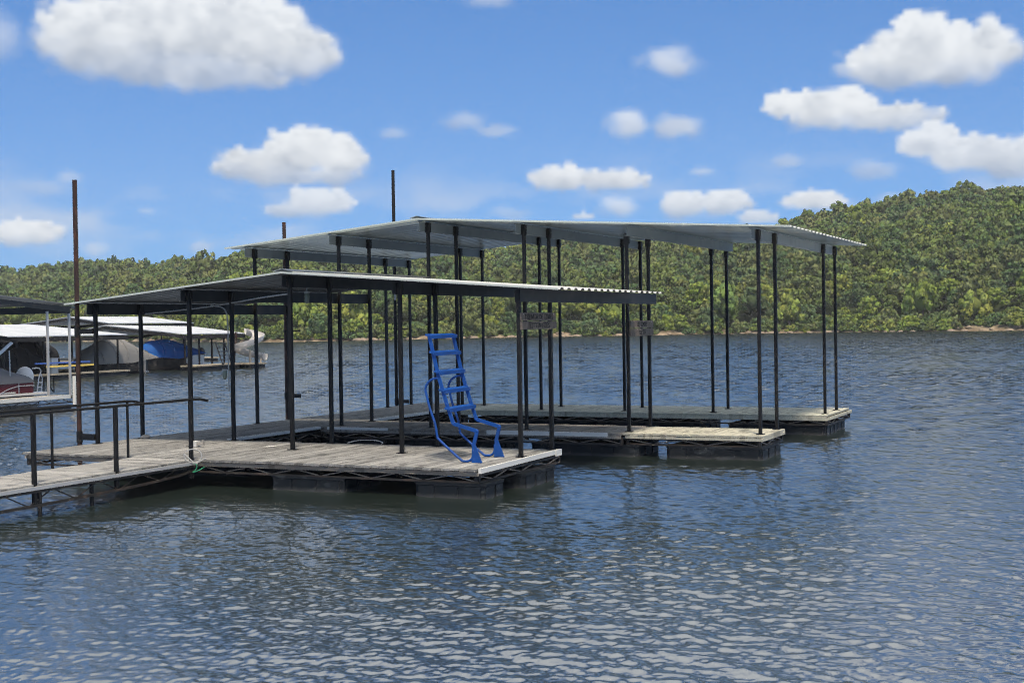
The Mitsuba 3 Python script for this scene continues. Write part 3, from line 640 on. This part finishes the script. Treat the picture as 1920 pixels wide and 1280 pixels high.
# ------------------------------------------------------------------ blue ladder
lad = thing('swim_ladder', 'bright blue metal swim ladder flipped up at the end of the near finger', 'ladder')
PR = [(-9.60, 1.90), (-9.45, 1.287), (-9.315, 0.864), (-9.21, 0.576), (-8.82, 0.473), (-8.885, 0.24)]
Y1, Y2 = 17.645, 18.525
def LP(x, z, y): return [x - 0.055 * (y - Y1) / (Y2 - Y1), y, DZ + z]
for y in (Y1, Y2):
    m = MB()
    for a, b in zip(PR[:-1], PR[1:]): m.bar(LP(*a, y), LP(*b, y), 0.030, 0.050, (1, 0, 0.3))
    for a in PR[1:-1]: m.sphere(LP(*a, y), 0.025, 1)
    k = put('side_rail', m, 'blue_paint', lad, False)
    x0 = LP(-8.885, 0, y)[0]
    put('foot_plate', MB().prism([(x0 - 0.03, DZ + 0.008), (x0 + 0.14, DZ + 0.008), (x0 + 0.02, DZ + 0.30), (x0 - 0.012, DZ + 0.30)], 1, y - 0.012, y + 0.012), 'blue_paint', k, False)
    HR = [(-9.458, 1.256), (-9.56, 1.235), (-9.64, 1.18), (-9.685, 1.09), (-9.66, 0.97), (-9.615, 0.80), (-9.53, 0.57), (-9.50, 0.40), (-9.46, 0.33), (-9.12, 0.055), (-9.04, 0.025), (-8.96, 0.035), (-8.91, 0.09), (-8.895, 0.2)]
    put('grab_rail', MB().tube(curve([LP(a + (0.012 if y == Y1 else -0.005), b, y) for a, b in HR], 5), 0.0185, 10), 'blue_paint', lad, True)
def rail_x(z): return float(np.interp(z, [p[1] for p in PR[3::-1]], [p[0] for p in PR[3::-1]]))
for z in (1.885, 1.63, 1.343, 1.07, 0.795):
    x = rail_x(z); m = MB()
    m.bar(LP(x, z, Y1 - 0.05), LP(x, z, Y2 + 0.05), 0.09, 0.026, (0.25, 0, 1)); m.bar(LP(x + 0.05, z - 0.02, Y1 - 0.04), LP(x + 0.05, z - 0.02, Y2 + 0.04), 0.012, 0.055)
    put('tread', m, 'blue_paint', lad, False)

# ------------------------------------------------------------------ signs
def sign(y0, y1, z0, z1, rows, lab, gap=0.012):
    t = thing('wooden_sign', lab, 'sign'); x = -8.565
    zs = np.linspace(z1, z0, len(rows) + 1)
    for k, (text, off) in enumerate(rows):
        a, b = y0 + off[0], y1 + off[1]
        m = MB().box(x, x + 0.028, a, b, DZ + zs[k + 1] + gap / 2, DZ + zs[k] - gap / 2)
        bo = put('board', m, 'sign_wood', t, False)
        L = meshkit.text_mesh(text, 0.075, 0.003, True); w = L.bounds[1][0]
        L.apply_scale([min(1.25, (b - a) * 0.84 / w), 1.0, 1.0]); w = L.bounds[1][0]
        M = np.eye(4); M[:3, 0], M[:3, 1], M[:3, 2] = [0, 1, 0], [0, 0, 1], [1, 0, 0]; M[:3, 3] = [x + 0.0285, (a + b) / 2 - w / 2, DZ + (zs[k] + zs[k + 1]) / 2 - 0.037]
        L.apply_transform(M); put('lettering', L, 'letter_black', bo, False)
    for y in (y0 + 0.06, y1 - 0.12): put('bolt', MB().sphere([x + 0.03, y, DZ + z1 - 0.03], 0.009, 1), 'galv_pipe', t)
sign(18.66, 19.99, 1.945, 2.215, [('TEE MOR OE TIMES', (0, 0)), ('LITTIN FEES', (0.01, 0.03))], 'weathered two board wooden sign on the end posts of the near finger')
sign(23.53, 24.80, 1.77, 2.07, [('IE TINIG', (0, 0)), ('OE ES', (-0.005, 0.01))], 'weathered brown wooden sign on posts of the middle finger')

# ------------------------------------------------------------------ small things on the dock
o = thing('dock_light', 'jar shaped glass dock light hanging under the low roof', 'lamp')
lx, ly, lz = -13.32, 20.0, DZ + 2.5
put('glass_jar', MB().tube([[lx, ly, lz + 0.13], [lx, ly, lz + 0.1], [lx, ly, lz + 0.0], [lx, ly, lz - 0.035], [lx, ly, lz - 0.05]], [0.035, 0.045, 0.045, 0.032, 0.008], 14), 'lamp_glass', o, True)
put('cap', MB().tube([[lx, ly, lz + 0.13], [lx, ly, lz + 0.17]], 0.05, 14).tube([[lx, ly, lz + 0.17], [lx, ly, lz + 0.36]], 0.012, 6), 'conduit_grey', o)
o = thing('pedestal_light', 'small greenish jar light low on a slim post of the near finger', 'lamp')
lx, ly, lz = -15.0, 19.83, DZ + 1.18
put('glass_jar', MB().tube([[lx, ly, lz + 0.09], [lx, ly, lz + 0.05], [lx, ly, lz - 0.04], [lx, ly, lz - 0.07]], [0.035, 0.04, 0.037, 0.01], 12), 'lamp_glass', o, True)
put('cap', MB().tube([[lx, ly, lz + 0.09], [lx, ly, lz + 0.12]], 0.042, 12).box(lx, lx + 0.08, ly - 0.01, ly + 0.01, lz + 0.095, lz + 0.115), 'conduit_grey', o)
o = thing('garden_hose', 'grey hose looped on the handrail end post by the gangway', 'hose')
c = np.array([-13.28, 16.72, DZ + 0.075]); rt = R0
pts = [c + rt * math.cos(a) * 0.135 + np.array([0, 0, 1]) * math.sin(a) * 0.105 for a in np.linspace(2.4, -3.4, 26)]
pts += [c + rt * 0.02 - [0, 0, 0.108], c + rt * 0.1 - [0, 0, 0.09], c + rt * 0.17 - [0, 0, 0.05], c + rt * 0.21 - [0, 0, 0.035]]
put('coil', MB().tube(curve(pts, 3), 0.011, 7), 'hose_grey', o, True)
o = thing('mooring_rope', 'thin green rope end dangling below the gangway corner', 'rope')
put('strand', MB().tube(curve([c + rt * a + [0, 0, b] for a, b in ((-0.0, -0.115), (0.05, -0.135), (0.055, -0.18), (0.025, -0.225), (-0.01, -0.255), (0.06, -0.235), (0.13, -0.20), (0.175, -0.175))], 6), 0.006, 6), 'rope_green', o, True)
o = thing('slack_rope', 'pale slack rope curving off the back edge of the near finger', 'rope')
put('strand', MB().tube(curve([[-12.5, 19.95, DZ + 0.012], [-12.35, 20.05, DZ + 0.05], [-12.05, 20.1, DZ + 0.055], [-11.85, 20.04, DZ + 0.03], [-11.8, 19.93, DZ + 0.012]], 6), 0.008, 6), 'rope_white', o, True)
o = thing('rag', 'crumpled grey rag at the foot of a left walkway post', 'rag')
m = trimesh.creation.icosphere(subdivisions=3); v = m.vertices * (1 + 0.35 * (meshkit.fbm(m.vertices * 2.2 + 5, 3, 2)[:, None] - 0.5) * 2) * [0.10, 0.08, 0.05]; v[:, 2] = np.maximum(v[:, 2], -0.02)
put('cloth', trimesh.Trimesh(v + [-16.87, 19.86, DZ + 0.024], m.faces), 'rag_grey', o, True)
o = thing('paper_scrap', 'small white scrap lying on the near finger planks', 'patch')
put('sheet', MB().box(-13.55, -13.40, 19.0, 19.12, DZ + 0.006, DZ + 0.010), 'white_vinyl', o, False)  # plain thin white patch on the planks

# ------------------------------------------------------------------ neighbouring docks and boats
d1 = thing('covered_dock', 'covered dock at the left edge with white bumper and grey roof posts', 'dock', None)
fr = MB().box(-31.25, -30.5, 22.0, 32.6, DZ - 0.1, DZ - 0.037)
h = put('platform_frame', fr, 'frame_steel', d1, False)
P = plank_shape(0.70, axis=0)
for k in range(int(22.0 / PITCH) + 1, int(32.6 / PITCH)): put('plank', {**P, 'to_world': T().translate([-30.9, (k + 0.5) * PITCH, DZ])}, 'shaded_wood', h)
put('edge_bumper', MB().box(-30.49, -30.43, 22.0, 32.35, DZ - 0.09, DZ + 0.02), 'white_vinyl', d1, False)
m = MB(); m.bar([-30.5, 22, DZ - 0.22], [-30.5, 32.6, DZ - 0.22], 0.04, 0.035)
k_ = put('truss', m, 'frame_steel', d1, False)
for i in range(26): put('brace', MB().bar([-30.5, 22 + i * 0.4, DZ - (0.08 if i % 2 else 0.22)], [-30.5, 22.4 + i * 0.4, DZ - (0.22 if i % 2 else 0.08)], 0.02, 0.02), 'frame_steel', k_, False)
for y0 in (22.2, 25.7, 29.2): put('float', MB().box(-31.2, -30.6, y0, y0 + 3.35, -0.2, 0.13), 'motor_black', d1, False)
for y in (29.22, 32.47): put('bumper_post', MB().tube([[-30.38, y, DZ - 0.3], [-30.38, y, DZ + 0.6]], 0.058, 14), 'white_vinyl', d1, label='upright white plastic bumper post')
for (x, y) in ((-30.8, 31.8), (-30.8, 32.74), (-30.8, 27.0), (-36.5, 32.74), (-36.5, 27.0)): put('post', MB().box(x - 0.03, x + 0.03, y - 0.03, y + 0.03, DZ - 0.1, DZ + 2.64), 'galv_pipe', d1, False)
def zL1(y): return DZ + 2.825 + (32.85 - y) * 0.084
k_ = put('roof', MB().bar([-30.62, 32.86, zL1(32.85) - 0.05], [-42, 32.86, zL1(32.85) - 0.05], 0.03, 0.06), 'shade_back_sheet', d1, False, label='low pitched metal roof of the left dock')
for i in range(12):
    x1 = -30.6 - i * 0.95; x0 = x1 - 0.94
    v = []
    for y in (32.85, 26.2):
        for x in (x0, x1): v += [[x, y, zL1(y)], [x, y, zL1(y) + 0.03]]
    hull = trimesh.Trimesh(v).convex_hull; put('roof_panel', hull, 'left_sheet', k_, False)
put('roof_beam', MB().box(-42, -30.75, 32.66, 32.74, DZ + 2.58, DZ + 2.80), 'dark_beam', d1, False)
put('roof_beam', MB().bar([-30.72, 32.7, DZ + 2.70], [-30.72, 26.2, DZ + 3.2], 0.05, 0.16), 'dark_beam', d1, False)

def loft(y, prof, hull_=None):
    """cover draped over a boat lying along y: prof rows (y, x_center, half width, z_edge, z_top)"""
    n = 15; v = []
    for (yy, xc, w, ze, zt) in prof:
        a = np.linspace(0, math.pi, n)
        xs, zs = xc + w * np.cos(a), ze + (zt - ze) * np.sin(a) ** 0.75
        v += [[x, yy, z] for x, z in zip(xs, zs)]
    f = []
    for i in range(len(prof) - 1):
        for j in range(n - 1): f += [[i * n + j, i * n + j + 1, (i + 1) * n + j + 1], [i * n + j, (i + 1) * n + j + 1, (i + 1) * n + j]]
    for o, s in ((0, 1), ((len(prof) - 1) * n, -1)): f += [[o, o + j, o + j + 1][::s] for j in range(1, n - 1)]
    for i in range(len(prof) - 1): f += [[i * n, (i + 1) * n, (i + 1) * n + n - 1], [i * n, (i + 1) * n + n - 1, i * n + n - 1]]
    v = np.array(v); v += (meshkit.fbm(v * 2.0, 3, 4)[:, None] - 0.5) * 0.05
    return trimesh.Trimesh(v, f, process=False)
def outboard(parent, x, y, zc, sc, m, lab=None):
    b = MB().sphere([x, y + 0.1 * sc, zc + 0.18 * sc], [0.17 * sc, 0.26 * sc, 0.26 * sc], 2)
    k = put('outboard_motor', b, m, parent, True, **({'label': lab} if lab else {}))
    put('leg', MB().box(x - 0.06 * sc, x + 0.06 * sc, y, y + 0.2 * sc, zc - 0.65 * sc, zc), 'motor_black', k, False)
    put('propeller_housing', MB().tube([[x, y - 0.1 * sc, zc - 0.6 * sc], [x, y + 0.1 * sc, zc - 0.6 * sc], [x, y + 0.3 * sc, zc - 0.6 * sc]], [0.03 * sc, 0.07 * sc, 0.05 * sc], 10), 'chrome', k, True)
# pontoon boat
pb = thing('pontoon_boat', 'pontoon boat with slate grey cover and dark red side at the left dock', 'boat')
for x in (-33.3, -31.75): put('pontoon', MB().tube([[x, 25.4, 0.22], [x, 26.0, 0.2], [x, 32.0, 0.2], [x, 32.15, 0.2]], [0.05, 0.28, 0.28, 0.2], 14), 'chrome', pb, True)
put('deck_floor', MB().box(-33.7, -31.35, 25.7, 32.3, 0.47, 0.54), 'gelcoat', pb, False)
put('side_panel', MB().box(-31.42, -31.38, 26.2, 31.75, 0.545, 0.87), 'red_panel', pb, False, label='dark red side panel under the cover')
put('side_panel', MB().box(-33.66, -33.62, 26.2, 31.75, 0.545, 0.87).box(-33.6, -31.44, 31.7, 31.74, 0.545, 0.87), 'red_panel', pb, False)
put('rail', MB().tube(curve([[-31.36, 30.35, 0.55], [-31.36, 30.6, 0.66], [-31.36, 31.05, 0.76], [-31.36, 31.5, 0.77], [-31.36, 31.78, 0.76]], 5), 0.014, 6).tube([[-31.36, 31.13, 0.55], [-31.36, 31.13, 0.87]], 0.014, 6), 'chrome', pb, True)
put('trim_strip', MB().box(-31.375, -31.365, 30.4, 31.0, 0.56, 0.60), 'white_vinyl', pb, False)
put('cover', loft(0, [(26.0, -32.5, 1.1, 0.86, 1.1), (27.5, -32.5, 1.15, 0.86, 1.9), (29.5, -32.5, 1.16, 0.86, 1.95), (30.35, -32.5, 1.16, 0.86, 1.62), (31.2, -32.5, 1.16, 0.86, 1.28), (31.7, -32.5, 1.14, 0.86, 1.14), (31.82, -32.5, 1.12, 0.8, 1.02)]), 'cover_slate', pb, 50)
outboard(pb, -32.45, 32.35, 0.78, 1.25, 'motor_white', 'large pale outboard motor')
put('boarding_ladder', MB().tube(curve([[-31.42, 31.95, 0.55], [-31.42, 32.02, 0.95], [-31.42, 32.12, 1.2], [-31.42, 32.0, 1.3], [-31.42, 31.75, 1.29]], 5), 0.02, 7).tube(curve([[-31.42, 32.12, 0.55], [-31.42, 32.17, 0.9], [-31.42, 32.14, 1.1]], 5), 0.016, 7).bar([-31.42, 31.97, 0.7], [-31.42, 32.15, 0.7], 0.02, 0.03).bar([-31.42, 31.99, 0.84], [-31.42, 32.16, 0.84], 0.02, 0.03), 'chrome', pb, True)
put('stern_rail', MB().bar([-31.4, 32.2, 1.0], [-31.4, 33.0, 0.97], 0.025, 0.03).bar([-31.4, 32.22, 0.5], [-31.4, 32.22, 1.0], 0.025, 0.025).bar([-31.4, 32.25, 0.98], [-31.4, 32.62, 0.52], 0.025, 0.025).bar([-31.4, 32.65, 0.5], [-31.4, 32.65, 1.0], 0.025, 0.025).bar([-31.4, 32.2, 0.88], [-31.4, 32.95, 0.87], 0.02, 0.02), 'black_steel', pb, False)
bm = MB()
for q in (0, 0.05, 0.1): bm.bar([-31.4, 29.2, 0.95 + q], [-31.4, 31.0 - q * 0.6, 2.14 + q * 0.4], 0.03, 0.03)
put('bimini_frame', bm.bar([-31.38, 30.8, 1.1], [-31.38, 30.79, 1.88], 0.025, 0.025), 'chrome', pb, False)
put('bimini_canvas', MB().tube(curve([[-31.4, 29.2, 2.1], [-31.4, 30.0, 2.28], [-31.4, 30.6, 2.27], [-31.4, 31.05, 2.12], [-31.4, 31.12, 1.98]], 6), 0.055, 8), 'cover_black', pb, True)

# far dock with three roofs, boats and a water slide
def gable(name, parent, R1, R2, E1, E2, B1, B2, m, lab=None, n=10):
    """two slopes from the ridge R1-R2 to the near eave E1-E2 and to the back eave B1-B2, as panels"""
    k = put(name, MB().bar(R1, R2, 0.25, 0.05), m, parent, False, **({'label': lab} if lab else {}))
    A = [np.array(q, float) for q in (R1, R2, E1, E2, B1, B2)]
    for P0, P1, Q0, Q1 in ((A[0], A[1], A[2], A[3]), (A[0], A[1], A[4], A[5])):
        for i in range(n):
            t0, t1 = i / n, (i + 0.985) / n
            v = np.array([P0 + (P1 - P0) * t0, P0 + (P1 - P0) * t1, Q0 + (Q1 - Q0) * t1, Q0 + (Q1 - Q0) * t0])
            put('roof_panel', trimesh.Trimesh(np.vstack([v, v + [0, 0, 0.05]])).convex_hull, m, k, False)
    return k
def under(p, q): return [p[0], p[1], DZ + p[2]]
def far_dock(lab, R1, R2, E1, E2, B1, B2, posts, decks):
    d = thing('covered_dock', lab, 'dock', 'covered docks across the water')
    Z = lambda p: [p[0], p[1], DZ + p[2]]
    gable('roof', d, Z(R1), Z(R2), Z(E1), Z(E2), Z(B1), Z(B2), 'white_sheet')
    for p, q in ((E1, E2), (B1, B2)): put('roof_beam', MB().bar([p[0], p[1], DZ + p[2] - 0.14], [q[0], q[1], DZ + q[2] - 0.14], 0.08, 0.2), 'cover_black', d, False)
    for p, q in ((E1, R1), (E2, R2), (B1, R1), (B2, R2)): put('roof_beam', MB().bar([p[0], p[1], DZ + p[2] - 0.12], [q[0], q[1], DZ + q[2] - 0.12], 0.08, 0.18), 'cover_black', d, False)
    for (x, y, z) in posts: put('post', MB().box(x - 0.04, x + 0.04, y - 0.04, y + 0.04, -0.1, DZ + z), 'black_steel', d, False)
    for (x0, x1, y0, y1, zz) in decks:
        put('deck', MB().box(x0, x1, y0, y1, zz - 0.08, zz), 'far_wood', d, False); put('float', MB().box(x0 + 0.05, x1 - 0.05, y0 + 0.1, y1 - 0.1, -0.2, zz - 0.1), 'tub_plastic', d, False)
    return d
far_dock('covered dock with a flat looking white roof over the grey covered boat', (-58.0, 47.0, 2.40), (-58.0, 58.6, 2.36), (-49.2, 44.5, 1.75), (-49.2, 56.65, 1.73), (-67.0, 50.0, 1.7), (-67.0, 61.0, 1.7),
         [(-49.6, 56.3, 1.6), (-49.7, 53.6, 1.6), (-49.7, 51.0, 1.6), (-49.7, 48.4, 1.6), (-54.0, 57.5, 1.9), (-58, 58.2, 2.2), (-62, 59.3, 1.9), (-58, 52, 2.2)], [(-50.05, -49.3, 46.0, 56.9, 0.30), (-54.6, -53.9, 49.0, 58.0, 0.30), (-70, -60.5, 52, 61, 0.3)])
far_dock('covered dock with the highest white roof standing farthest back', (-66.8, 71.0, 2.92), (-67.8, 80.0, 2.92), (-61.0, 68.5, 2.42), (-65.6, 83.0, 2.42), (-74, 73, 2.4), (-76, 82, 2.4),
         [(-62.0, 70.0, 2.3), (-63.2, 74, 2.3), (-64.6, 78, 2.3), (-65.4, 82, 2.3), (-73, 75, 2.3), (-75, 80, 2.3)], [(-76, -62.5, 71, 82, 0.3)])
far_dock('covered dock with a white sloping roof beside the far water slide', (-57.0, 63.6, 2.27), (-57.0, 71.8, 2.13), (-49.8, 62.0, 1.69), (-49.8, 67.9, 1.66), (-64.0, 66.5, 1.65), (-64.0, 75.0, 1.6),
         [(-50.0, 62.4, 1.55), (-50.0, 63.7, 1.55), (-50.0, 64.9, 1.55), (-50.1, 66.2, 1.55), (-50.1, 67.2, 1.55), (-53.4, 69.3, 1.8), (-57, 71.0, 1.9), (-61, 68, 1.8)], [(-50.2, -49.0, 62.2, 66.4, 0.33), (-50.2, -48.3, 66.4, 68.0, 0.32), (-57, -56.2, 63.5, 71.0, 0.33)])
def covered_boat(name, lab, prof, cover, hullz, stern_y, xc, w, motors, y_bow, hull_m='cover_black', stern=None):
    t = thing(name, lab, 'boat')
    c = put('cover', loft(0, prof), cover, t, 50)
    for yy in np.linspace(prof[1][0], prof[-2][0], 5):      # seams of the cover
        i = np.interp(yy, [p[0] for p in prof], np.arange(len(prof))); k = int(min(i, len(prof) - 2)); f = i - k
        r = [prof[k][j] * (1 - f) + prof[k + 1][j] * f for j in range(5)]; a = np.linspace(0.1, math.pi - 0.1, 14)
        put('seam', MB().tube(np.stack([r[1] + r[2] * 1.015 * np.cos(a), np.full(14, yy), r[3] + (r[4] - r[3]) * 1.015 * np.sin(a) ** 0.75], 1), 0.018, 5), cover, c, True)
    v = []
    for (yy, ww) in ((y_bow, 0.1), (y_bow + 1.2, w * 0.75), (y_bow + 2.4, w), (stern_y, w * 0.97)):
        for (k, z) in ((0.55, hullz - 0.35), (0.9, hullz), (1.0, hullz + 0.55)): v += [[xc + k * ww, yy, z], [xc - k * ww, yy, z]]
    put('hull', trimesh.Trimesh(v).convex_hull, hull_m, t, 30)  # black hull colour stands for the shade below the cover
    if stern:
        put('transom', MB().prism([(stern_y - stern, hullz + 0.22), (stern_y - stern * 0.55, hullz - 0.12), (stern_y + 0.1, hullz - 0.2), (stern_y + 0.12, hullz + 0.58), (stern_y - stern * 0.8, hullz + 0.58)], 0, xc - w - 0.02, xc + w + 0.03), 'gelcoat' if stern > 1 else 'cover_grey', t, False)
    for mx in motors: outboard(t, xc + mx, stern_y + 0.3, hullz + 0.52, 1.15, 'motor_black')
    return t
covered_boat('motor_boat', 'motor boat under a grey cover with two black outboards', [(55.0, -51.4, 0.3, 0.55, 0.75), (56.2, -51.4, 0.95, 0.6, 1.5), (57.4, -51.4, 1.1, 0.62, 1.98), (58.3, -51.4, 1.1, 0.62, 2.0), (59.0, -51.4, 1.1, 0.7, 1.68), (59.7, -51.4, 1.08, 0.78, 1.38), (60.5, -51.4, 1.05, 0.84, 0.97)], 'cover_grey', 0.25, 59.3, -51.4, 1.02, (0.75, -0.1), 55.1, 'cover_black', 0.45)
covered_boat('motor_boat', 'motor boat under a bright blue cover with a white stern', [(62.3, -53.2, 0.4, 0.8, 1.4), (63.4, -53.2, 0.98, 0.75, 1.75), (64.5, -53.2, 1.1, 0.66, 1.84), (65.5, -53.2, 1.12, 0.8, 1.62), (66.5, -53.2, 1.1, 0.9, 1.30), (67.1, -53.2, 1.04, 0.92, 1.0)], 'cover_blue', 0.25, 66.8, -53.2, 1.02, (0.6,), 62.2, 'cover_black', 1.7)
for q, (xc, y0, L, h) in enumerate(((-52.0, 46.8, 5.6, 2.0), (-54.9, 49.5, 6.5, 2.25), (-57.6, 52.0, 7.0, 2.35), (-60.2, 55.0, 7.0, 2.3))):  # added dark boats that fill in for the deep shade under the roof
    covered_boat('motor_boat', ['added black boat shape standing for deep shade at far left', 'added tall black boat standing for shade behind the white dock box', 'added black boat filling the deep shade of the flat white roof', 'added black boat filling the shade farthest back under the flat white roof'][q],
                 [(y0, xc, 0.4, 0.5, 0.9), (y0 + 1.0, xc, 1.05, 0.5, h - 0.3), (y0 + 2.5, xc, 1.2, 0.5, h), (y0 + L - 1.2, xc, 1.2, 0.5, h - 0.1), (y0 + L, xc, 1.1, 0.55, h - 0.7)], 'cover_black', 0.25, y0 + L - 0.2, xc, 1.0, (0.0,), y0)
o = thing('dock_box', 'white upright dock box under the flat white roof', 'box')
put('body', MB().box(-49.95, -49.6, 51.45, 51.9, 0.3, 1.05), 'white_vinyl', o, False); put('lid', MB().box(-49.98, -49.57, 51.42, 51.93, 1.05, 1.10), 'rag_grey', o, False)
o = thing('bumper_board', 'thin yellow bumper board beside the grey covered boat', 'board')
put('strip', MB().box(-49.45, -49.35, 50.9, 54.4, 0.62, 0.70), 'yellow_foam', o, False)
o = thing('bumper_board', 'dark blue bumper board above the yellow one', 'board')
put('strip', MB().box(-49.5, -49.4, 50.2, 54.0, 0.80, 0.87), 'blue_foam', o, False)
# water slide
sl = thing('water_slide', 'grey and tan spiral water slide at the end of the far dock', 'slide')
cx0, cy0 = -48.95, 67.1
ts = np.linspace(0, 1, 60); v = []; n = 9
path = np.array([[cx0 + 0.60 * math.cos(2.5 - t * 7.6) + 0.42 * max(0, t - 0.75) * 4 * 0.5, cy0 + 0.60 * math.sin(2.5 - t * 7.6) + max(0, t - 0.75) * 2.0, DZ + 1.85 - 1.62 * t] for t in ts])
tan = np.gradient(path, axis=0); tan /= np.linalg.norm(tan, axis=1, keepdims=True)
side = np.cross(tan, [0, 0, 1.0]); side /= np.linalg.norm(side, axis=1, keepdims=True)
for rad in (0.37, 0.34):
    for p, s in zip(path, side):
        for a in np.linspace(math.pi * 1.0, math.pi * 2.0, n): v.append(p + s * math.cos(a) * rad + np.array([0, 0, 1]) * (math.sin(a) * rad * 1.1 + 0.15))
f = []; N = len(ts) * n
for L in (0, N):
    for i in range(len(ts) - 1):
        for j in range(n - 1):
            a = L + i * n + j; f += [[a, a + 1, a + n + 1], [a, a + n + 1, a + n]]
for i in range(len(ts) - 1):
    for j in (0, n - 1):
        a = i * n + j; f += [[a, a + n, N + a + n], [a, N + a + n, N + a]]
put('chute', trimesh.Trimesh(np.array(v), f, process=False), 'slide_grey', sl, 50)
put('support_post', MB().tube([[cx0 + 0.1, cy0, 0.3], [cx0 + 0.1, cy0, 1.1]], 0.07, 10), 'slide_tan', sl)
put('support_post', MB().tube([[cx0 + 0.55, cy0 + 0.45, 0.3], [cx0 + 0.55, cy0 + 0.45, 0.6]], 0.05, 10), 'slide_tan', sl)
put('stair_frame', MB().bar([-49.9, 66.7, 0.33], [-49.75, 66.9, 2.2], 0.05, 0.05).bar([-49.6, 66.5, 0.33], [-49.5, 66.7, 2.2], 0.05, 0.05), 'rust', sl, False)
la = thing('dock_ladder', 'dark swim ladder flipped up on the far dock beside the slide', 'ladder')
for y in (63.75, 64.6): put('side_rail', MB().bar([-48.35, y, 0.33], [-48.85, y, 1.62], 0.05, 0.05).bar([-48.35, y, 0.33], [-48.2, y, 0.5], 0.05, 0.05), 'motor_black', la, False)
for k in range(5): put('tread', MB().bar([-48.45 - k * 0.09, 63.72, 0.62 + k * 0.235], [-48.45 - k * 0.09, 64.63, 0.62 + k * 0.235], 0.1, 0.05), 'motor_black', la, False)
